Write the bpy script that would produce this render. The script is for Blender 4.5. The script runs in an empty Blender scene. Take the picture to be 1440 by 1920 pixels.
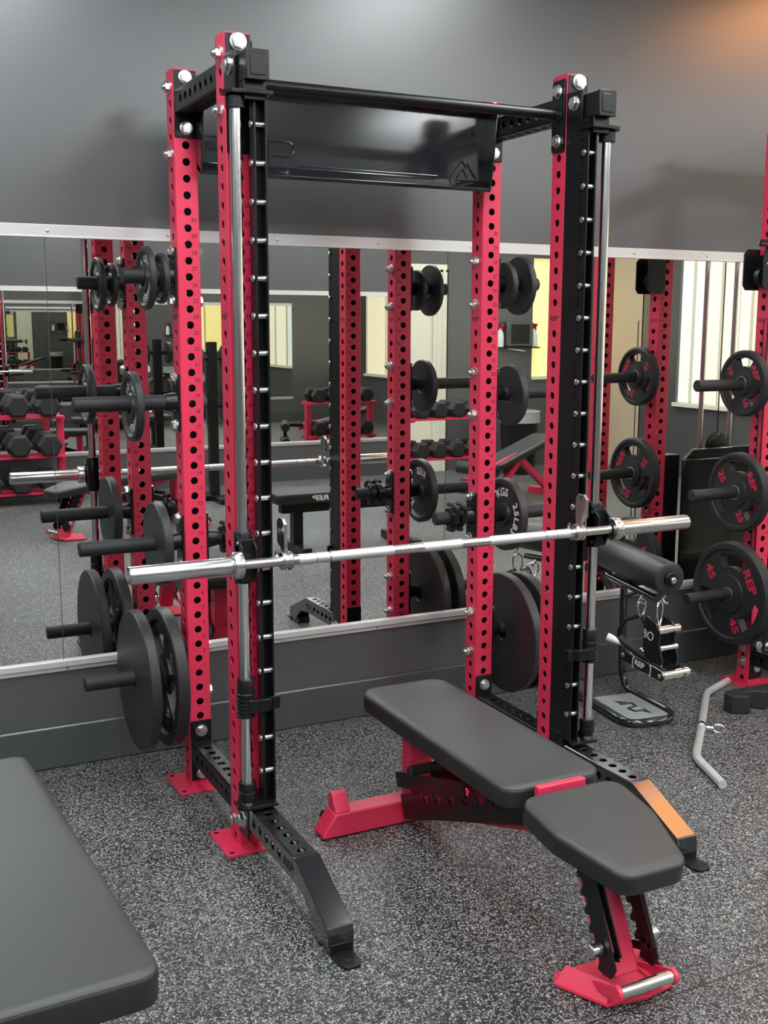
import bpy, bmesh, math, random
from mathutils import Vector, Matrix
random.seed(7)
sc = bpy.context.scene
COL = sc.collection
I = 0.0254
PI = math.pi
# ---------------------------------------------------------------- camera
CAMX, CAMY, CAMZ = -1.0748, -3.0964, 1.5805
YAW, PITCH, ROLL = .4630, .1668, .0029
cam = bpy.data.cameras.new('camera'); camo = bpy.data.objects.new('camera', cam); COL.objects.link(camo)
f = Vector((math.sin(YAW)*math.cos(PITCH), math.cos(YAW)*math.cos(PITCH), -math.sin(PITCH)))
r = Vector((math.cos(YAW), -math.sin(YAW), 0)); u = r.cross(f)
r2 = math.cos(ROLL)*r+math.sin(ROLL)*u; u2 = math.cos(ROLL)*u-math.sin(ROLL)*r
M = Matrix((( r2.x, u2.x, -f.x, CAMX), (r2.y, u2.y, -f.y, CAMY), (r2.z, u2.z, -f.z, CAMZ), (0, 0, 0, 1)))
camo.matrix_world = M
cam.sensor_fit = 'VERTICAL'; cam.sensor_height = 36; cam.lens = 2095/1920*36
cam.clip_start = .05; cam.clip_end = 200
sc.camera = camo
# ---------------------------------------------------------------- world, exposure, lights
w = bpy.data.worlds.new('world'); sc.world = w; w.use_nodes = True
w.node_tree.nodes['Background'].inputs[0].default_value = (.55, .6, .68, 1)
w.node_tree.nodes['Background'].inputs[1].default_value = .15
sc.view_settings.view_transform = 'Standard'; sc.view_settings.look = 'None'
sc.view_settings.exposure = 0.14; sc.view_settings.gamma = 1
try: sc.view_settings.use_curve_mapping = False
except Exception: pass
sc.cycles.glossy_bounces = 8; sc.cycles.max_bounces = 14; sc.cycles.diffuse_bounces = 4
PANEL = 17.0      # ceiling light strength
ORANGE = 8.5
WIN = .62
CEIL = 3.3
# (x, y, length x, width y, strength)
PANELS = [(x, y, .6, 1.2, PANEL) for y, xs in ((-.7, (-2.5, -.4, 1.6, 5.2)), (-2.7, (-2.6, -.7, 1.3, 3.2, 5.2)), (-4.5, (-2.6, -.6, 1.2, 3.5, 5.4))) for x in xs]
# ---------------------------------------------------------------- materials
def nt(name):
    m = bpy.data.materials.new(name); m.use_nodes = True
    return m, m.node_tree, m.node_tree.nodes['Principled BSDF']
def mat(name, col, rough=.5, metal=0, spec=.5, coat=0, bump=0, bscale=400, var=0, vscale=6, emit=None, es=0):
    m, t, b = nt(name)
    b.inputs['Base Color'].default_value = (*col, 1); b.inputs['Roughness'].default_value = rough
    b.inputs['Metallic'].default_value = metal; b.inputs['Specular IOR Level'].default_value = spec
    b.inputs['Coat Weight'].default_value = coat; b.inputs['Coat Roughness'].default_value = .12
    if emit: b.inputs['Emission Color'].default_value = (*emit, 1); b.inputs['Emission Strength'].default_value = es
    tc = t.nodes.new('ShaderNodeTexCoord')
    if bump:
        n = t.nodes.new('ShaderNodeTexNoise'); n.inputs['Scale'].default_value = bscale; n.inputs['Detail'].default_value = 3
        bp = t.nodes.new('ShaderNodeBump'); bp.inputs['Strength'].default_value = bump; bp.inputs['Distance'].default_value = .001
        t.links.new(tc.outputs['Object'], n.inputs['Vector']); t.links.new(n.outputs[0], bp.inputs['Height']); t.links.new(bp.outputs[0], b.inputs['Normal'])
    if var:
        n = t.nodes.new('ShaderNodeTexNoise'); n.inputs['Scale'].default_value = vscale; n.inputs['Detail'].default_value = 4
        mr = t.nodes.new('ShaderNodeMapRange'); mr.inputs[3].default_value = 1-var; mr.inputs[4].default_value = 1+var
        mx = t.nodes.new('ShaderNodeMix'); mx.data_type = 'RGBA'; mx.blend_type = 'MULTIPLY'; mx.inputs[0].default_value = 1
        mx.inputs[6].default_value = (*col, 1)
        t.links.new(tc.outputs['Object'], n.inputs['Vector']); t.links.new(n.outputs[0], mr.inputs[0]); t.links.new(mr.outputs[0], mx.inputs[7])
        t.links.new(mx.outputs[2], b.inputs['Base Color'])
    return m
MT = {}
MT['red'] = mat('red_powder_coat', (.69, .032, .085), .36, spec=.5, bump=.12, bscale=900)
MT['darksteel'] = mat('darkened_bare_tube_inside', (.016, .012, .012), .7)  # unpainted tube inside, darkened so the holes read black
MT['redmark'] = mat('laser_mark', (.09, .004, .012), .6)
MT['black'] = mat('black_powder_coat', (.006, .0062, .007), .32, spec=.36, bump=.15, bscale=900)
MT['gloss'] = mat('black_gloss_coat', (.010, .011, .013), .16, spec=.5, coat=1.0)
MT['rubber'] = mat('black_rubber', (.018, .018, .019), .55, spec=.4, bump=.2, bscale=500)
MT['plastic'] = mat('black_plastic', (.007, .007, .007), .35, spec=.4)
MT['iron'] = mat('cast_iron', (.022, .023, .024), .42, spec=.5, bump=.35, bscale=350)
MT['white'] = mat('white_paint', (.75, .75, .73), .5)
MT['silverpaint'] = mat('silver_paint', (.88, .88, .88), .4)
MT['redpaint'] = mat('red_lettering', (.55, .012, .05), .5)
MT['chrome'] = mat('chrome', (.90, .90, .90), .17, 1)
MT['steel'] = mat('brushed_steel', (.66, .66, .65), .26, 1)
MT['knurl'] = mat('knurled_chrome', (.72, .72, .71), .42, .8, bump=.6, bscale=1500)
MT['galv'] = mat('dull_galvanised_steel', (.58, .60, .60), .38, .5)
MT['zinc'] = mat('zinc_plated', (.70, .70, .69), .30, 1)
MT['alu'] = mat('aluminium_trim', (.74, .73, .71), .34, .45, var=.08, vscale=3)
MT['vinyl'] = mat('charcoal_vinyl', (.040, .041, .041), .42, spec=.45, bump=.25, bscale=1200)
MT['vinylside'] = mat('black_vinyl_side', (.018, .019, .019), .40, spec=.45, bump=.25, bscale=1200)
MT['wall'] = mat('dark_grey_wall_paint', (.070, .073, .074), .34, spec=1.0, coat=.35, bump=.12, bscale=260, var=.03, vscale=1.5)
MT['wall'].node_tree.nodes['Principled BSDF'].inputs['Coat Roughness'].default_value = .34
MT['base'] = mat('vinyl_baseboard', (.060, .065, .067), .32, spec=.8)
MT['beige'] = mat('beige_wall_paint', (.55, .44, .30), .6)
MT['cream'] = mat('cream_door_paint', (.75, .72, .58), .5)
MT['mark'] = mat('black_mark_and_hole_shade', (.01, .01, .01), .9)  # black lettering, and dark discs painted as the shade inside bolt holes
MT['ceil'] = mat('ceiling_fill_grey', (.42, .43, .43), .9)  # lightened from the ceiling's true black to bounce fill light
MT['mirror'] = mat('mirror_glass', (.80, .81, .79), 0.0, 1)
MT['edge'] = mat('mirror_edge', (.03, .03, .03), .3)
MT['foam'] = mat('foam_roller_skin', (.022, .024, .024), .40, spec=.5, bump=.2, bscale=900)
MT['footplate'] = mat('brushed_foot_plate', (.36, .39, .39), .30, .25)
MT['bag'] = mat('bin_liner', (.35, .36, .36), .35)
MT['panel'] = mat('lit_diffuser', (.9, .9, .9), .5, emit=(.94, .98, 1.0), es=PANEL)
MT['orange'] = mat('orange_lit_panel', (.9, .5, .2), .5, emit=(1.0, .42, .15), es=ORANGE)
def winmat(n, c, s): return mat(n, (.8, .8, .75), .5, emit=c, es=s)
MT['win_green'] = winmat('frosted_green_glass', (.62, .74, .60), WIN*1.0)
MT['win_yellow'] = winmat('frosted_yellow_glass', (1.0, .86, .42), WIN)
MT['win_cream'] = winmat('frosted_cream_glass', (1.0, .80, .48), WIN*.9)
MT['amber'] = mat('yellow_office_glow', (.9, .8, .4), .5, emit=(1.0, .82, .28), es=WIN*1.4)
def floor_mat():
    m, t, b = nt('speckled_rubber_floor')
    L = t.links.new; N = t.nodes.new
    tc = N('ShaderNodeTexCoord')
    nz = N('ShaderNodeTexNoise'); nz.inputs['Scale'].default_value = 70; nz.inputs['Detail'].default_value = 2
    ad = N('ShaderNodeMix'); ad.data_type = 'RGBA'; ad.blend_type = 'LINEAR_LIGHT'; ad.inputs[0].default_value = .010
    L(tc.outputs['Object'], nz.inputs['Vector']); L(tc.outputs['Object'], ad.inputs[6]); L(nz.outputs['Color'], ad.inputs[7])
    masks = []
    for sx, sy, rot, thr in ((110, 260, .5, .115), (250, 105, 1.3, .10), (150, 190, 2.2, .12), (260, 260, .2, .13)):
        mp = N('ShaderNodeMapping'); mp.inputs['Rotation'].default_value = (0, 0, rot); mp.inputs['Scale'].default_value = (sx, sy, 1)
        v = N('ShaderNodeTexVoronoi'); v.voronoi_dimensions = '2D'; v.inputs['Scale'].default_value = 1; v.inputs['Randomness'].default_value = 1
        L(ad.outputs[2], mp.inputs['Vector']); L(mp.outputs[0], v.inputs['Vector'])
        # only some cells carry a fleck
        sp = N('ShaderNodeSeparateColor'); L(v.outputs['Color'], sp.inputs[0])
        gt = N('ShaderNodeMath'); gt.operation = 'GREATER_THAN'; gt.inputs[1].default_value = .77; L(sp.outputs[0], gt.inputs[0])
        rr = N('ShaderNodeMapRange'); rr.inputs[1].default_value = .36; rr.inputs[2].default_value = .26; rr.inputs[3].default_value = 0; rr.inputs[4].default_value = 1
        L(v.outputs['Distance'], rr.inputs[0])
        mu = N('ShaderNodeMath'); mu.operation = 'MULTIPLY'; L(rr.outputs[0], mu.inputs[0]); L(gt.outputs[0], mu.inputs[1])
        br = N('ShaderNodeMapRange'); br.inputs[3].default_value = .35; br.inputs[4].default_value = 1; L(sp.outputs[1], br.inputs[0])
        m2 = N('ShaderNodeMath'); m2.operation = 'MULTIPLY'; L(mu.outputs[0], m2.inputs[0]); L(br.outputs[0], m2.inputs[1]); masks.append(m2)
    a = masks[0]
    for k in masks[1:]:
        mx = N('ShaderNodeMath'); mx.operation = 'MAXIMUM'; L(a.outputs[0], mx.inputs[0]); L(k.outputs[0], mx.inputs[1]); a = mx
    big = N('ShaderNodeTexNoise'); big.inputs['Scale'].default_value = 1.3; big.inputs['Detail'].default_value = 5; L(tc.outputs['Object'], big.inputs['Vector'])
    cr = N('ShaderNodeMapRange'); cr.inputs[1].default_value = .3; cr.inputs[2].default_value = .7; cr.inputs[3].default_value = .8; cr.inputs[4].default_value = 1.2; L(big.outputs[0], cr.inputs[0])
    bc = N('ShaderNodeMix'); bc.data_type = 'RGBA'; bc.inputs[6].default_value = (.018, .019, .020, 1); bc.inputs[7].default_value = (.50, .51, .49, 1); L(a.outputs[0], bc.inputs[0])
    mm = N('ShaderNodeMix'); mm.data_type = 'RGBA'; mm.blend_type = 'MULTIPLY'; mm.inputs[0].default_value = 1; L(bc.outputs[2], mm.inputs[6]); L(cr.outputs[0], mm.inputs[7])
    # seams of the rubber sheets every 1.22 m
    sx = N('ShaderNodeSeparateXYZ'); L(tc.outputs['Object'], sx.inputs[0])
    fr = N('ShaderNodeMath'); fr.operation = 'PINGPONG'; fr.inputs[1].default_value = .61; L(sx.outputs[1], fr.inputs[0])
    lt = N('ShaderNodeMath'); lt.operation = 'LESS_THAN'; lt.inputs[1].default_value = .0022; L(fr.outputs[0], lt.inputs[0])
    sm = N('ShaderNodeMix'); sm.data_type = 'RGBA'; L(lt.outputs[0], sm.inputs[0]); L(mm.outputs[2], sm.inputs[6]); sm.inputs[7].default_value = (.008, .008, .008, 1)
    L(sm.outputs[2], b.inputs['Base Color'])
    b.inputs['Roughness'].default_value = .46; b.inputs['Specular IOR Level'].default_value = .5
    n2 = N('ShaderNodeTexNoise'); n2.inputs['Scale'].default_value = 300; n2.inputs['Detail'].default_value = 3; L(tc.outputs['Object'], n2.inputs['Vector'])
    bp = N('ShaderNodeBump'); bp.inputs['Strength'].default_value = .5; bp.inputs['Distance'].default_value = .001; L(n2.outputs[0], bp.inputs['Height']); L(bp.outputs[0], b.inputs['Normal'])
    return m
MT['floor'] = floor_mat()
# ---------------------------------------------------------------- mesh helpers
def V(*a): return Vector(a)
def frame(o, z, xh=None):
    z = Vector(z).normalized(); h = Vector(xh) if xh else (V(0, 0, 1) if abs(z.z) < .9 else V(1, 0, 0))
    x = (h - z*h.dot(z)).normalized(); y = z.cross(x)
    return Matrix(((x.x, y.x, z.x, o[0]), (x.y, y.y, z.y, o[1]), (x.z, y.z, z.z, o[2]), (0, 0, 0, 1)))
class MB:
    def __init__(s): s.v = []; s.f = []; s.mi = []; s.m = 0
    def add(s, vs, fs, M=None):
        b = len(s.v)
        s.v += [tuple(M @ Vector(p)) for p in vs] if M else [tuple(p) for p in vs]
        s.f += [tuple(b+i for i in q) for q in fs]; s.mi += [s.m]*len(fs); return s
    def box(s, a, b, M=None):
        x0, y0, z0 = [min(a[i], b[i]) for i in range(3)]; x1, y1, z1 = [max(a[i], b[i]) for i in range(3)]
        return s.add([(x0,y0,z0),(x1,y0,z0),(x1,y1,z0),(x0,y1,z0),(x0,y0,z1),(x1,y0,z1),(x1,y1,z1),(x0,y1,z1)],
                     [(0,3,2,1),(4,5,6,7),(0,1,5,4),(1,2,6,5),(2,3,7,6),(3,0,4,7)], M)
    def cbox(s, c, d, M=None): return s.box([c[i]-d[i]/2 for i in range(3)], [c[i]+d[i]/2 for i in range(3)], M)
    def prism(s, pts, z0, z1, M=None):       # polygon in xy (ccw), extruded z0..z1
        n = len(pts)
        return s.add([(x, y, z0) for x, y in pts]+[(x, y, z1) for x, y in pts],
                     [tuple(range(n-1, -1, -1)), tuple(range(n, 2*n))]+[(i, (i+1) % n, n+(i+1) % n, n+i) for i in range(n)], M)
    def lathe(s, prof, n=32, M=None, cap=True):   # prof [(r,z)], around local z
        k = len(prof); vs = []; fs = []
        for i in range(n):
            a = 2*PI*i/n
            for (rr, z) in prof: vs.append((rr*math.cos(a), rr*math.sin(a), z))
        for i in range(n):
            j = (i+1) % n
            for q in range(k-1): fs.append((i*k+q, j*k+q, j*k+q+1, i*k+q+1))
        if cap:
            if prof[0][0] > 1e-6: fs.append(tuple(i*k for i in range(n-1, -1, -1)))
            if prof[-1][0] > 1e-6: fs.append(tuple(i*k+k-1 for i in range(n)))
        return s.add(vs, fs, M)
    def cyl(s, a, b, r, n=24, r1=None, ch=0):
        a = Vector(a); b = Vector(b); L = (b-a).length; r1 = r if r1 is None else r1
        p = [(r, 0), (r1, L)] if not ch else [(r-ch, 0), (r, ch), (r1, L-ch), (r1-ch, L)]
        return s.lathe(p, n, frame(a, b-a))
    def tube(s, pts, r, n=12, closed=False):
        P = [Vector(p) for p in pts]; N = len(P); vs = []; up = None
        for i in range(N):
            t = (P[(i+1) % N]-P[i-1]) if closed else (P[min(i+1, N-1)]-P[max(i-1, 0)])
            t.normalize()
            if up is None: up = V(0, 0, 1) if abs(t.z) < .9 else V(1, 0, 0)
            up = (up-t*up.dot(t)).normalized(); sd = t.cross(up)
            for k in range(n):
                a = 2*PI*k/n; vs.append(P[i]+up*(r*math.cos(a))+sd*(r*math.sin(a)))
        fs = []
        for i in range(N if closed else N-1):
            j = (i+1) % N
            for k in range(n): fs.append((i*n+k, i*n+(k+1) % n, j*n+(k+1) % n, j*n+k))
        if not closed: fs += [tuple(range(n-1, -1, -1)), tuple((N-1)*n+k for k in range(n))]
        return s.add(vs, fs)
    def perf(s, M, wd, L, holes, r, t=.004, back=None):
        """plate in local xy: x across (-wd/2..wd/2), y along 0..L, normal +z, round holes at y in holes"""
        hs = sorted(holes); w2 = wd/2; prev = 0.0
        def quad(y0, y1):
            if y1-y0 > 1e-6:
                s.add([(-w2,y0,0),(w2,y0,0),(w2,y1,0),(-w2,y1,0)], [(0,1,2,3)], M)
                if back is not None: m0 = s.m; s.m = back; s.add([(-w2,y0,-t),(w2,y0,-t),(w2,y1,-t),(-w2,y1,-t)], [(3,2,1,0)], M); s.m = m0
        for h in hs:
            hh = min(w2, .0254) if len(hs) > 1 else w2
            if len(hs) > 1: hh = min(.0254*.999, min(abs(b-a) for a, b in zip(hs, hs[1:]))/2)
            y0, y1 = h-hh, h+hh
            if y0 < 0 or y1 > L: y0 = max(0, y0); y1 = min(L, y1)
            quad(prev, y0); prev = y1
            bd = []
            for i in range(4): bd.append((w2, y0+(y1-y0)*i/4))
            for i in range(4): bd.append((w2-2*w2*i/4, y1))
            for i in range(4): bd.append((-w2, y1-(y1-y0)*i/4))
            for i in range(4): bd.append((-w2+2*w2*i/4, y0))
            ci = []; 
            for (bx, by) in bd:
                a = math.atan2(by-h, bx); ci.append((r*math.cos(a), h+r*math.sin(a)))
            n = 16
            vs = [(x, y, 0) for x, y in bd]+[(x, y, 0) for x, y in ci]+[(x, y, -t) for x, y in ci]
            fs = [(i, (i+1) % n, n+(i+1) % n, n+i) for i in range(n)]+[(n+i, n+(i+1) % n, 2*n+(i+1) % n, 2*n+i) for i in range(n)]
            s.add(vs, fs, M)
            if back is not None:
                m0 = s.m; s.m = back
                s.add([(x, y, -t) for x, y in bd]+[(x, y, -t) for x, y in ci], [(n+i, n+(i+1) % n, (i+1) % n, i) for i in range(n)], M); s.m = m0
        quad(prev, L)
        return s
    def mesh(s, name, smooth=True):
        me = bpy.data.meshes.new(name); me.from_pydata(s.v, [], s.f); me.update()
        if smooth and len(me.polygons):
            for p in me.polygons: p.use_smooth = True
            try: me.set_sharp_from_angle(angle=math.radians(35))
            except Exception: pass
        for p, q in zip(me.polygons, s.mi): p.material_index = q
        return me
    def build(s, name, m, parent=None, bevel=0, seg=2, smooth=True):
        me = s.mesh(name, smooth)
        for q in (m if isinstance(m, (list, tuple)) else [m]): me.materials.append(MT[q])
        o = bpy.data.objects.new(name, me); COL.objects.link(o)
        if parent: o.parent = parent
        if bevel:
            b = o.modifiers.new('bevel', 'BEVEL'); b.width = bevel; b.segments = seg; b.limit_method = 'ANGLE'; b.angle_limit = math.radians(40)
        return o
def thing(name, label, cat, loc=(0, 0, 0), rz=0, group=None):
    o = bpy.data.objects.new(name, None); COL.objects.link(o); o.location = loc; o.rotation_euler = (0, 0, rz)
    o.empty_display_size = .1
    o['label'] = label; o['category'] = cat
    if group: o['group'] = group
    return o
def tag(o, label, cat, group=None):
    o['label'] = label; o['category'] = cat
    if group: o['group'] = group
    return o
def struct(o): o['kind'] = 'structure'; return o
def inst(o, name, parent=None, M=None):
    c = o.copy(); c.name = name; COL.objects.link(c); c.parent = parent
    if M is not None: c.matrix_local = M
    return c
def kids(o): return [c for c in bpy.data.objects if c.parent == o]
def copy_tree(o, parent=None):
    c = o.copy(); COL.objects.link(c); c.parent = parent
    for ch in kids(o): copy_tree(ch, c)
    return c
def dup(o, loc, rz, label, group=None):
    c = copy_tree(o); c.location = loc; c.rotation_euler = (0, 0, rz); c['label'] = label
    if group: c['group'] = group
    return c
_tx = {}
def text_geo(s, off=.012, sx=1.0, shear=0.0):
    """glyph outline triangles with cap height 1, centred on the origin"""
    k = (s, off, sx, shear)
    if k in _tx: return _tx[k]
    cu = bpy.data.curves.new('t', 'FONT'); cu.body = s; cu.size = 1; cu.offset = off; cu.resolution_u = 3; cu.shear = shear
    cu.align_x = 'CENTER'
    ob = bpy.data.objects.new('t', cu); COL.objects.link(ob); bpy.context.view_layer.update()
    dg = bpy.context.evaluated_depsgraph_get(); me = bpy.data.meshes.new_from_object(ob.evaluated_get(dg))
    vs = [v.co.copy() for v in me.vertices]; fs = [tuple(p.vertices) for p in me.polygons]
    bpy.data.objects.remove(ob); bpy.data.curves.remove(cu); bpy.data.meshes.remove(me)
    if vs:
        h = .69
        cx = (min(v.x for v in vs)+max(v.x for v in vs))/2
        vs = [((v.x-cx)/h*sx, (v.y-h/2)/h, 0) for v in vs]
    _tx[k] = (vs, fs); return _tx[k]
def put_text(mb, s, o, xd, yd, h, lift=.0004, off=.012, sx=1.0, shear=0.0):
    vs, fs = text_geo(s, off, sx, shear)
    xd = Vector(xd); yd = Vector(yd); n = xd.cross(yd); o = Vector(o)+n*lift
    mb.add([o+xd*(x*h)+yd*(y*h) for x, y, z in vs], fs)
def ring_text(mb, s, c, n, up, R, h, a0, lift=.0004, step=None, off=.02, flip=False):
    """characters round a circle of radius R in the plane with normal n, centred at angle a0 (from up, clockwise seen from the front)"""
    n = Vector(n).normalized(); up = Vector(up); rt = up.cross(n)    # right, seen from outside
    step = step or h*.95/R
    k = len(s)
    for i, ch in enumerate(s):
        if ch == ' ': continue
        a = a0+(i-(k-1)/2)*step*(-1 if flip else 1)
        rad = up*math.cos(a)+rt*math.sin(a); tan = rt*math.cos(a)-up*math.sin(a)
        if flip: rad2, tan2 = -rad, -tan
        else: rad2, tan2 = rad, tan
        put_text(mb, ch, Vector(c)+rad*R, tan2, rad2, h, lift, off)
# ---------------------------------------------------------------- the room
YM = .845; YO = -5.76; XR = 6.9; XL = -4.0
T1, T0 = 1.862, .395    # mirror top / bottom (visible)
def plane_box(name, a, b, m, parent=None, **k): 
    return MB().box(a, b).build(name, m, parent, **k)
struct(plane_box('floor', (XL, YO-.1, -.06), (XR+.1, YM+.1, 0), 'floor', smooth=False))
struct(plane_box('ceiling', (XL, YO-.1, CEIL), (XR+.1, YM+.1, CEIL+.1), 'ceil', smooth=False))
struct(plane_box('wall_back', (XL, YM+.004, 0), (XR+.1, YM+.12, CEIL), 'wall', smooth=False))
struct(plane_box('wall_left', (XL-.1, YO-.1, 0), (XL, YM+.12, CEIL), 'wall', smooth=False))
# wall behind the photographer: dark paint with a doorway and an office window
XD0, XD1 = 4.45, 4.95; XO0, XO1 = 6.03, 6.82
o = MB(); o.box((XL, YO-.12, 0), (XD0, YO, CEIL)); o.box((XD0, YO-.12, 2.15), (XD1, YO, CEIL)); o.box((XD1, YO-.12, 0), (XO0, YO, CEIL))
o.box((XO0, YO-.12, 2.3), (XR, YO, CEIL)); o.box((XO0, YO-.12, 0), (XR, YO, 1.0)); o.box((XO1, YO-.12, 1.0), (XR, YO, 2.3))
struct(o.build('wall_front', 'wall', smooth=False))
struct(plane_box('baseboard_back', (XL, YM-.008, 0), (XR, YM+.004, .155), 'base', bevel=.006))
struct(plane_box('baseboard_front', (XL, YO, 0), (XD0, YO+.008, .155), 'base', bevel=.002))
d = plane_box('door_1', (XD0+.02, YO-.06, 0), (4.77, YO-.02, 2.13), 'cream', bevel=.003); struct(d)
hd = MB(); hd.cyl((4.74, YO-.02, 1.0), (4.74, YO+.04, 1.0), .012); hd.cyl((4.74, YO+.035, 1.0), (4.64, YO+.035, 1.0), .010); hd.box((4.72, YO-.021, .93), (4.76, YO-.012, 1.07)); hd.build('door_handle', 'black', d)
o = MB(); o.box((4.77, YO-.09, 0), (4.93, YO+.02, 2.15)); o.box((4.80, YO+.02, 0), (4.83, YO+.035, 2.15)); o.box((4.87, YO+.02, 0), (4.90, YO+.035, 2.15)); o.box((XD0-.02, YO-.09, 2.12), (4.93, YO+.02, 2.2))
struct(o.build('trim_3', 'cream', bevel=.003))
wn = plane_box('window_2', (XO0, YO-.06, 1.0), (XO1, YO-.05, 2.3), 'amber', smooth=False); struct(wn)
o = MB(); o.box((XO0, YO-.1, .97), (XO1, YO+.02, 1.0)); o.box((XO0+.38, YO-.05, 1.0), (XO0+.41, YO-.03, 2.3)); o.build('window_frame', 'cream', wn)
# right-hand wall with a run of frosted lit windows
WY0, WY1, WZ0, WZ1 = -4.36, .35, .78, 2.45
o = MB(); o.box((XR, YO-.1, 0), (XR+.12, -4.93, CEIL)); struct(o.build('wall_right', 'beige', smooth=False))
o = MB(); o.box((XR, -4.93, 0), (XR+.12, WY0, CEIL)); o.box((XR, WY0, 0), (XR+.12, WY1, WZ0)); o.box((XR, WY0, WZ1), (XR+.12, WY1, CEIL)); o.box((XR, WY1, 0), (XR+.12, YM+.1, CEIL))
struct(o.build('wall_right_window_side', 'wall', smooth=False))
struct(plane_box('baseboard_right', (XR-.008, YO, 0), (XR, -4.93, .12), 'beige', bevel=.002))
wn = thing('window_1', 'x', 'x'); del wn['label']; del wn['category']; struct(wn)
ys = [-4.36, -4.16, -3.98, -3.76, -3.35, -2.8, -2.2, -1.6, -1.0, -.35, .35]
ms = ['win_green', 'win_green', 'win_yellow', 'win_cream', 'win_cream', 'win_yellow', 'win_green', 'win_yellow', 'win_cream', 'win_yellow']
for a, b, m_ in zip(ys, ys[1:], ms):
    plane_box('pane', (XR+.03, a, WZ0), (XR+.04, b, WZ1), m_, wn, smooth=False)
    plane_box('mullion', (XR+.0, b-.006, WZ0), (XR+.035, b+.006, WZ1), 'cream', wn)
plane_box('window_sill', (XR-.05, WY0, WZ0-.04), (XR+.04, WY1, WZ0), 'cream', wn, bevel=.003)
# mirrors
def mirror(x0, x1, side, label):
    y = YM if side > 0 else YO
    o = MB()
    if side > 0:
        o.box((x0+.0012, y, .372), (x1-.0012, y+.0035, 1.895))
    else:
        o.box((x0+.0012, y-.0035+.004, .372), (x1-.0012, y+.004, 1.895))
    return tag(o.build('wall_mirror', 'mirror', smooth=False), label, 'mirror', 'frameless mirror sheets round the walls')
S = 1.54
seams = [-.38-2*S, -.38-S, -.38, 1.172, 2.72, 4.27, 5.8]
names = ['frameless wall mirror sheet far to the left behind the flat bench', 'frameless wall mirror sheet at the left edge beside the flat bench',
         'frameless wall mirror sheet between two seams behind the left half of the red rack', 'frameless wall mirror sheet right of the rack showing the beige column and lit windows',
         'frameless wall mirror sheet behind the cable machine', 'frameless wall mirror sheet beyond the cable machine']
for a, b, n_ in zip(seams, seams[1:], names): mirror(a, b, 1, n_)
for i in range(5):
    a = [-3.3, -1.77, -.24, 1.29, 2.85, 4.38]
    mirror(a[i], a[i+1], -1, 'mirror sheet on the opposite wall, seen reflected, '+['beyond the left edge', 'behind the heavy dumbbells', 'right of the heavy dumbbells', 'behind the black logo bench', 'next to the cream door'][i])
def trimstrip(name, x0, x1, yf, d, z0, z1, n):
    o = MB()
    if z0 < 1:      # glazing channel: ledge above a thin screwed flange
        o.box((x0, yf, z1-.022), (x1, yf+d*.016, z1)); o.box((x0, yf, z0), (x1, yf+d*.006, z1-.022))
    else: o.box((x0, yf, z0), (x1, yf+d*.009, z1)); o.box((x0, yf+d*.009, z0), (x1, yf+d*.012, z0+.006))
    t = struct(o.build(name, 'alu', bevel=.0012))
    zc = z0+.009 if z0 < 1 else (z0+z1)/2
    s = MB(); s.lathe([(.0065, 0), (.0055, .002), (.002, .0028), (0, .0028)], 12)
    k = 0; x = x0+.26; first = None
    while x < x1:
        Mx = frame((x, yf+d*(.006 if z0 < 1 else .009), zc), (0, d, 0))
        if first is None: first = s.build('screw', 'zinc', t); first.matrix_local = Mx
        else: inst(first, 'screw', t, Mx)
        x += .41
trimstrip('trim_1', -3.5, 5.8, YM, -1, 1.862, 1.905, 0)
trimstrip('trim_2', -3.5, 5.8, YM, -1, .358, .398, 0)
trimstrip('trim_4', -3.3, 4.38, YO+.004, 1, 1.862, 1.905, 0)
trimstrip('trim_5', -3.3, 4.38, YO+.004, 1, .358, .398, 0)
# ceiling lights
first = None
spots = ['%s in the %s row' % (a, b) for b, n_ in (('row nearest the rack', 4), ('middle', 5), ('row nearest the far mirrors', 5)) for a in ['leftmost', 'second from the left', 'third from the left', 'fourth from the left', 'rightmost'][:n_]]
spots = [q.replace('in the row nearest the rack row', 'in the row nearest the rack').replace('the row nearest the far mirrors row', 'the row nearest the far mirrors') for q in spots]
for i, (x, y, lx, ly, s) in enumerate(PANELS):
    t = thing('ceiling_light', 'white flush ceiling light panel, '+spots[i], 'ceiling light', (x, y, CEIL), 0, 'flush ceiling light panels')
    if first is None:
        o = MB(); o.box((-lx/2, -ly/2, -.03), (lx/2, ly/2, -.028)); first = o.build('diffuser', 'panel', t, smooth=False)
        o = MB(); 
        for a, b in (((-lx/2-.02, -ly/2-.02, -.04), (-lx/2, ly/2+.02, 0)), ((lx/2, -ly/2-.02, -.04), (lx/2+.02, ly/2+.02, 0)), ((-lx/2, -ly/2-.02, -.04), (lx/2, -ly/2, 0)), ((-lx/2, ly/2, -.04), (lx/2, ly/2+.02, 0))): o.box(a, b)
        ffr = o.build('light_frame', 'white', t)
    else: inst(first, 'diffuser', t, Matrix()); inst(ffr, 'light_frame', t, Matrix())
t = thing('hanging_lit_panel', 'glowing orange ceiling-hung panel to the right of the rack, unseen', 'sign', (3.55, .08, CEIL-.12))  # unseen orange source, placed and sized for its reflection on the right foot
MB().box((-.38, -.48, -.02), (.38, .48, 0)).build('lit_panel', 'orange', t, smooth=False)
o = MB(); o.box((-.40, -.50, 0), (.40, .50, .03)); o.cyl((-.3, 0, .03), (-.3, 0, .12), .008); o.cyl((.3, 0, .03), (.3, 0, .12), .008); o.build('panel_housing', 'black', t)
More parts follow.
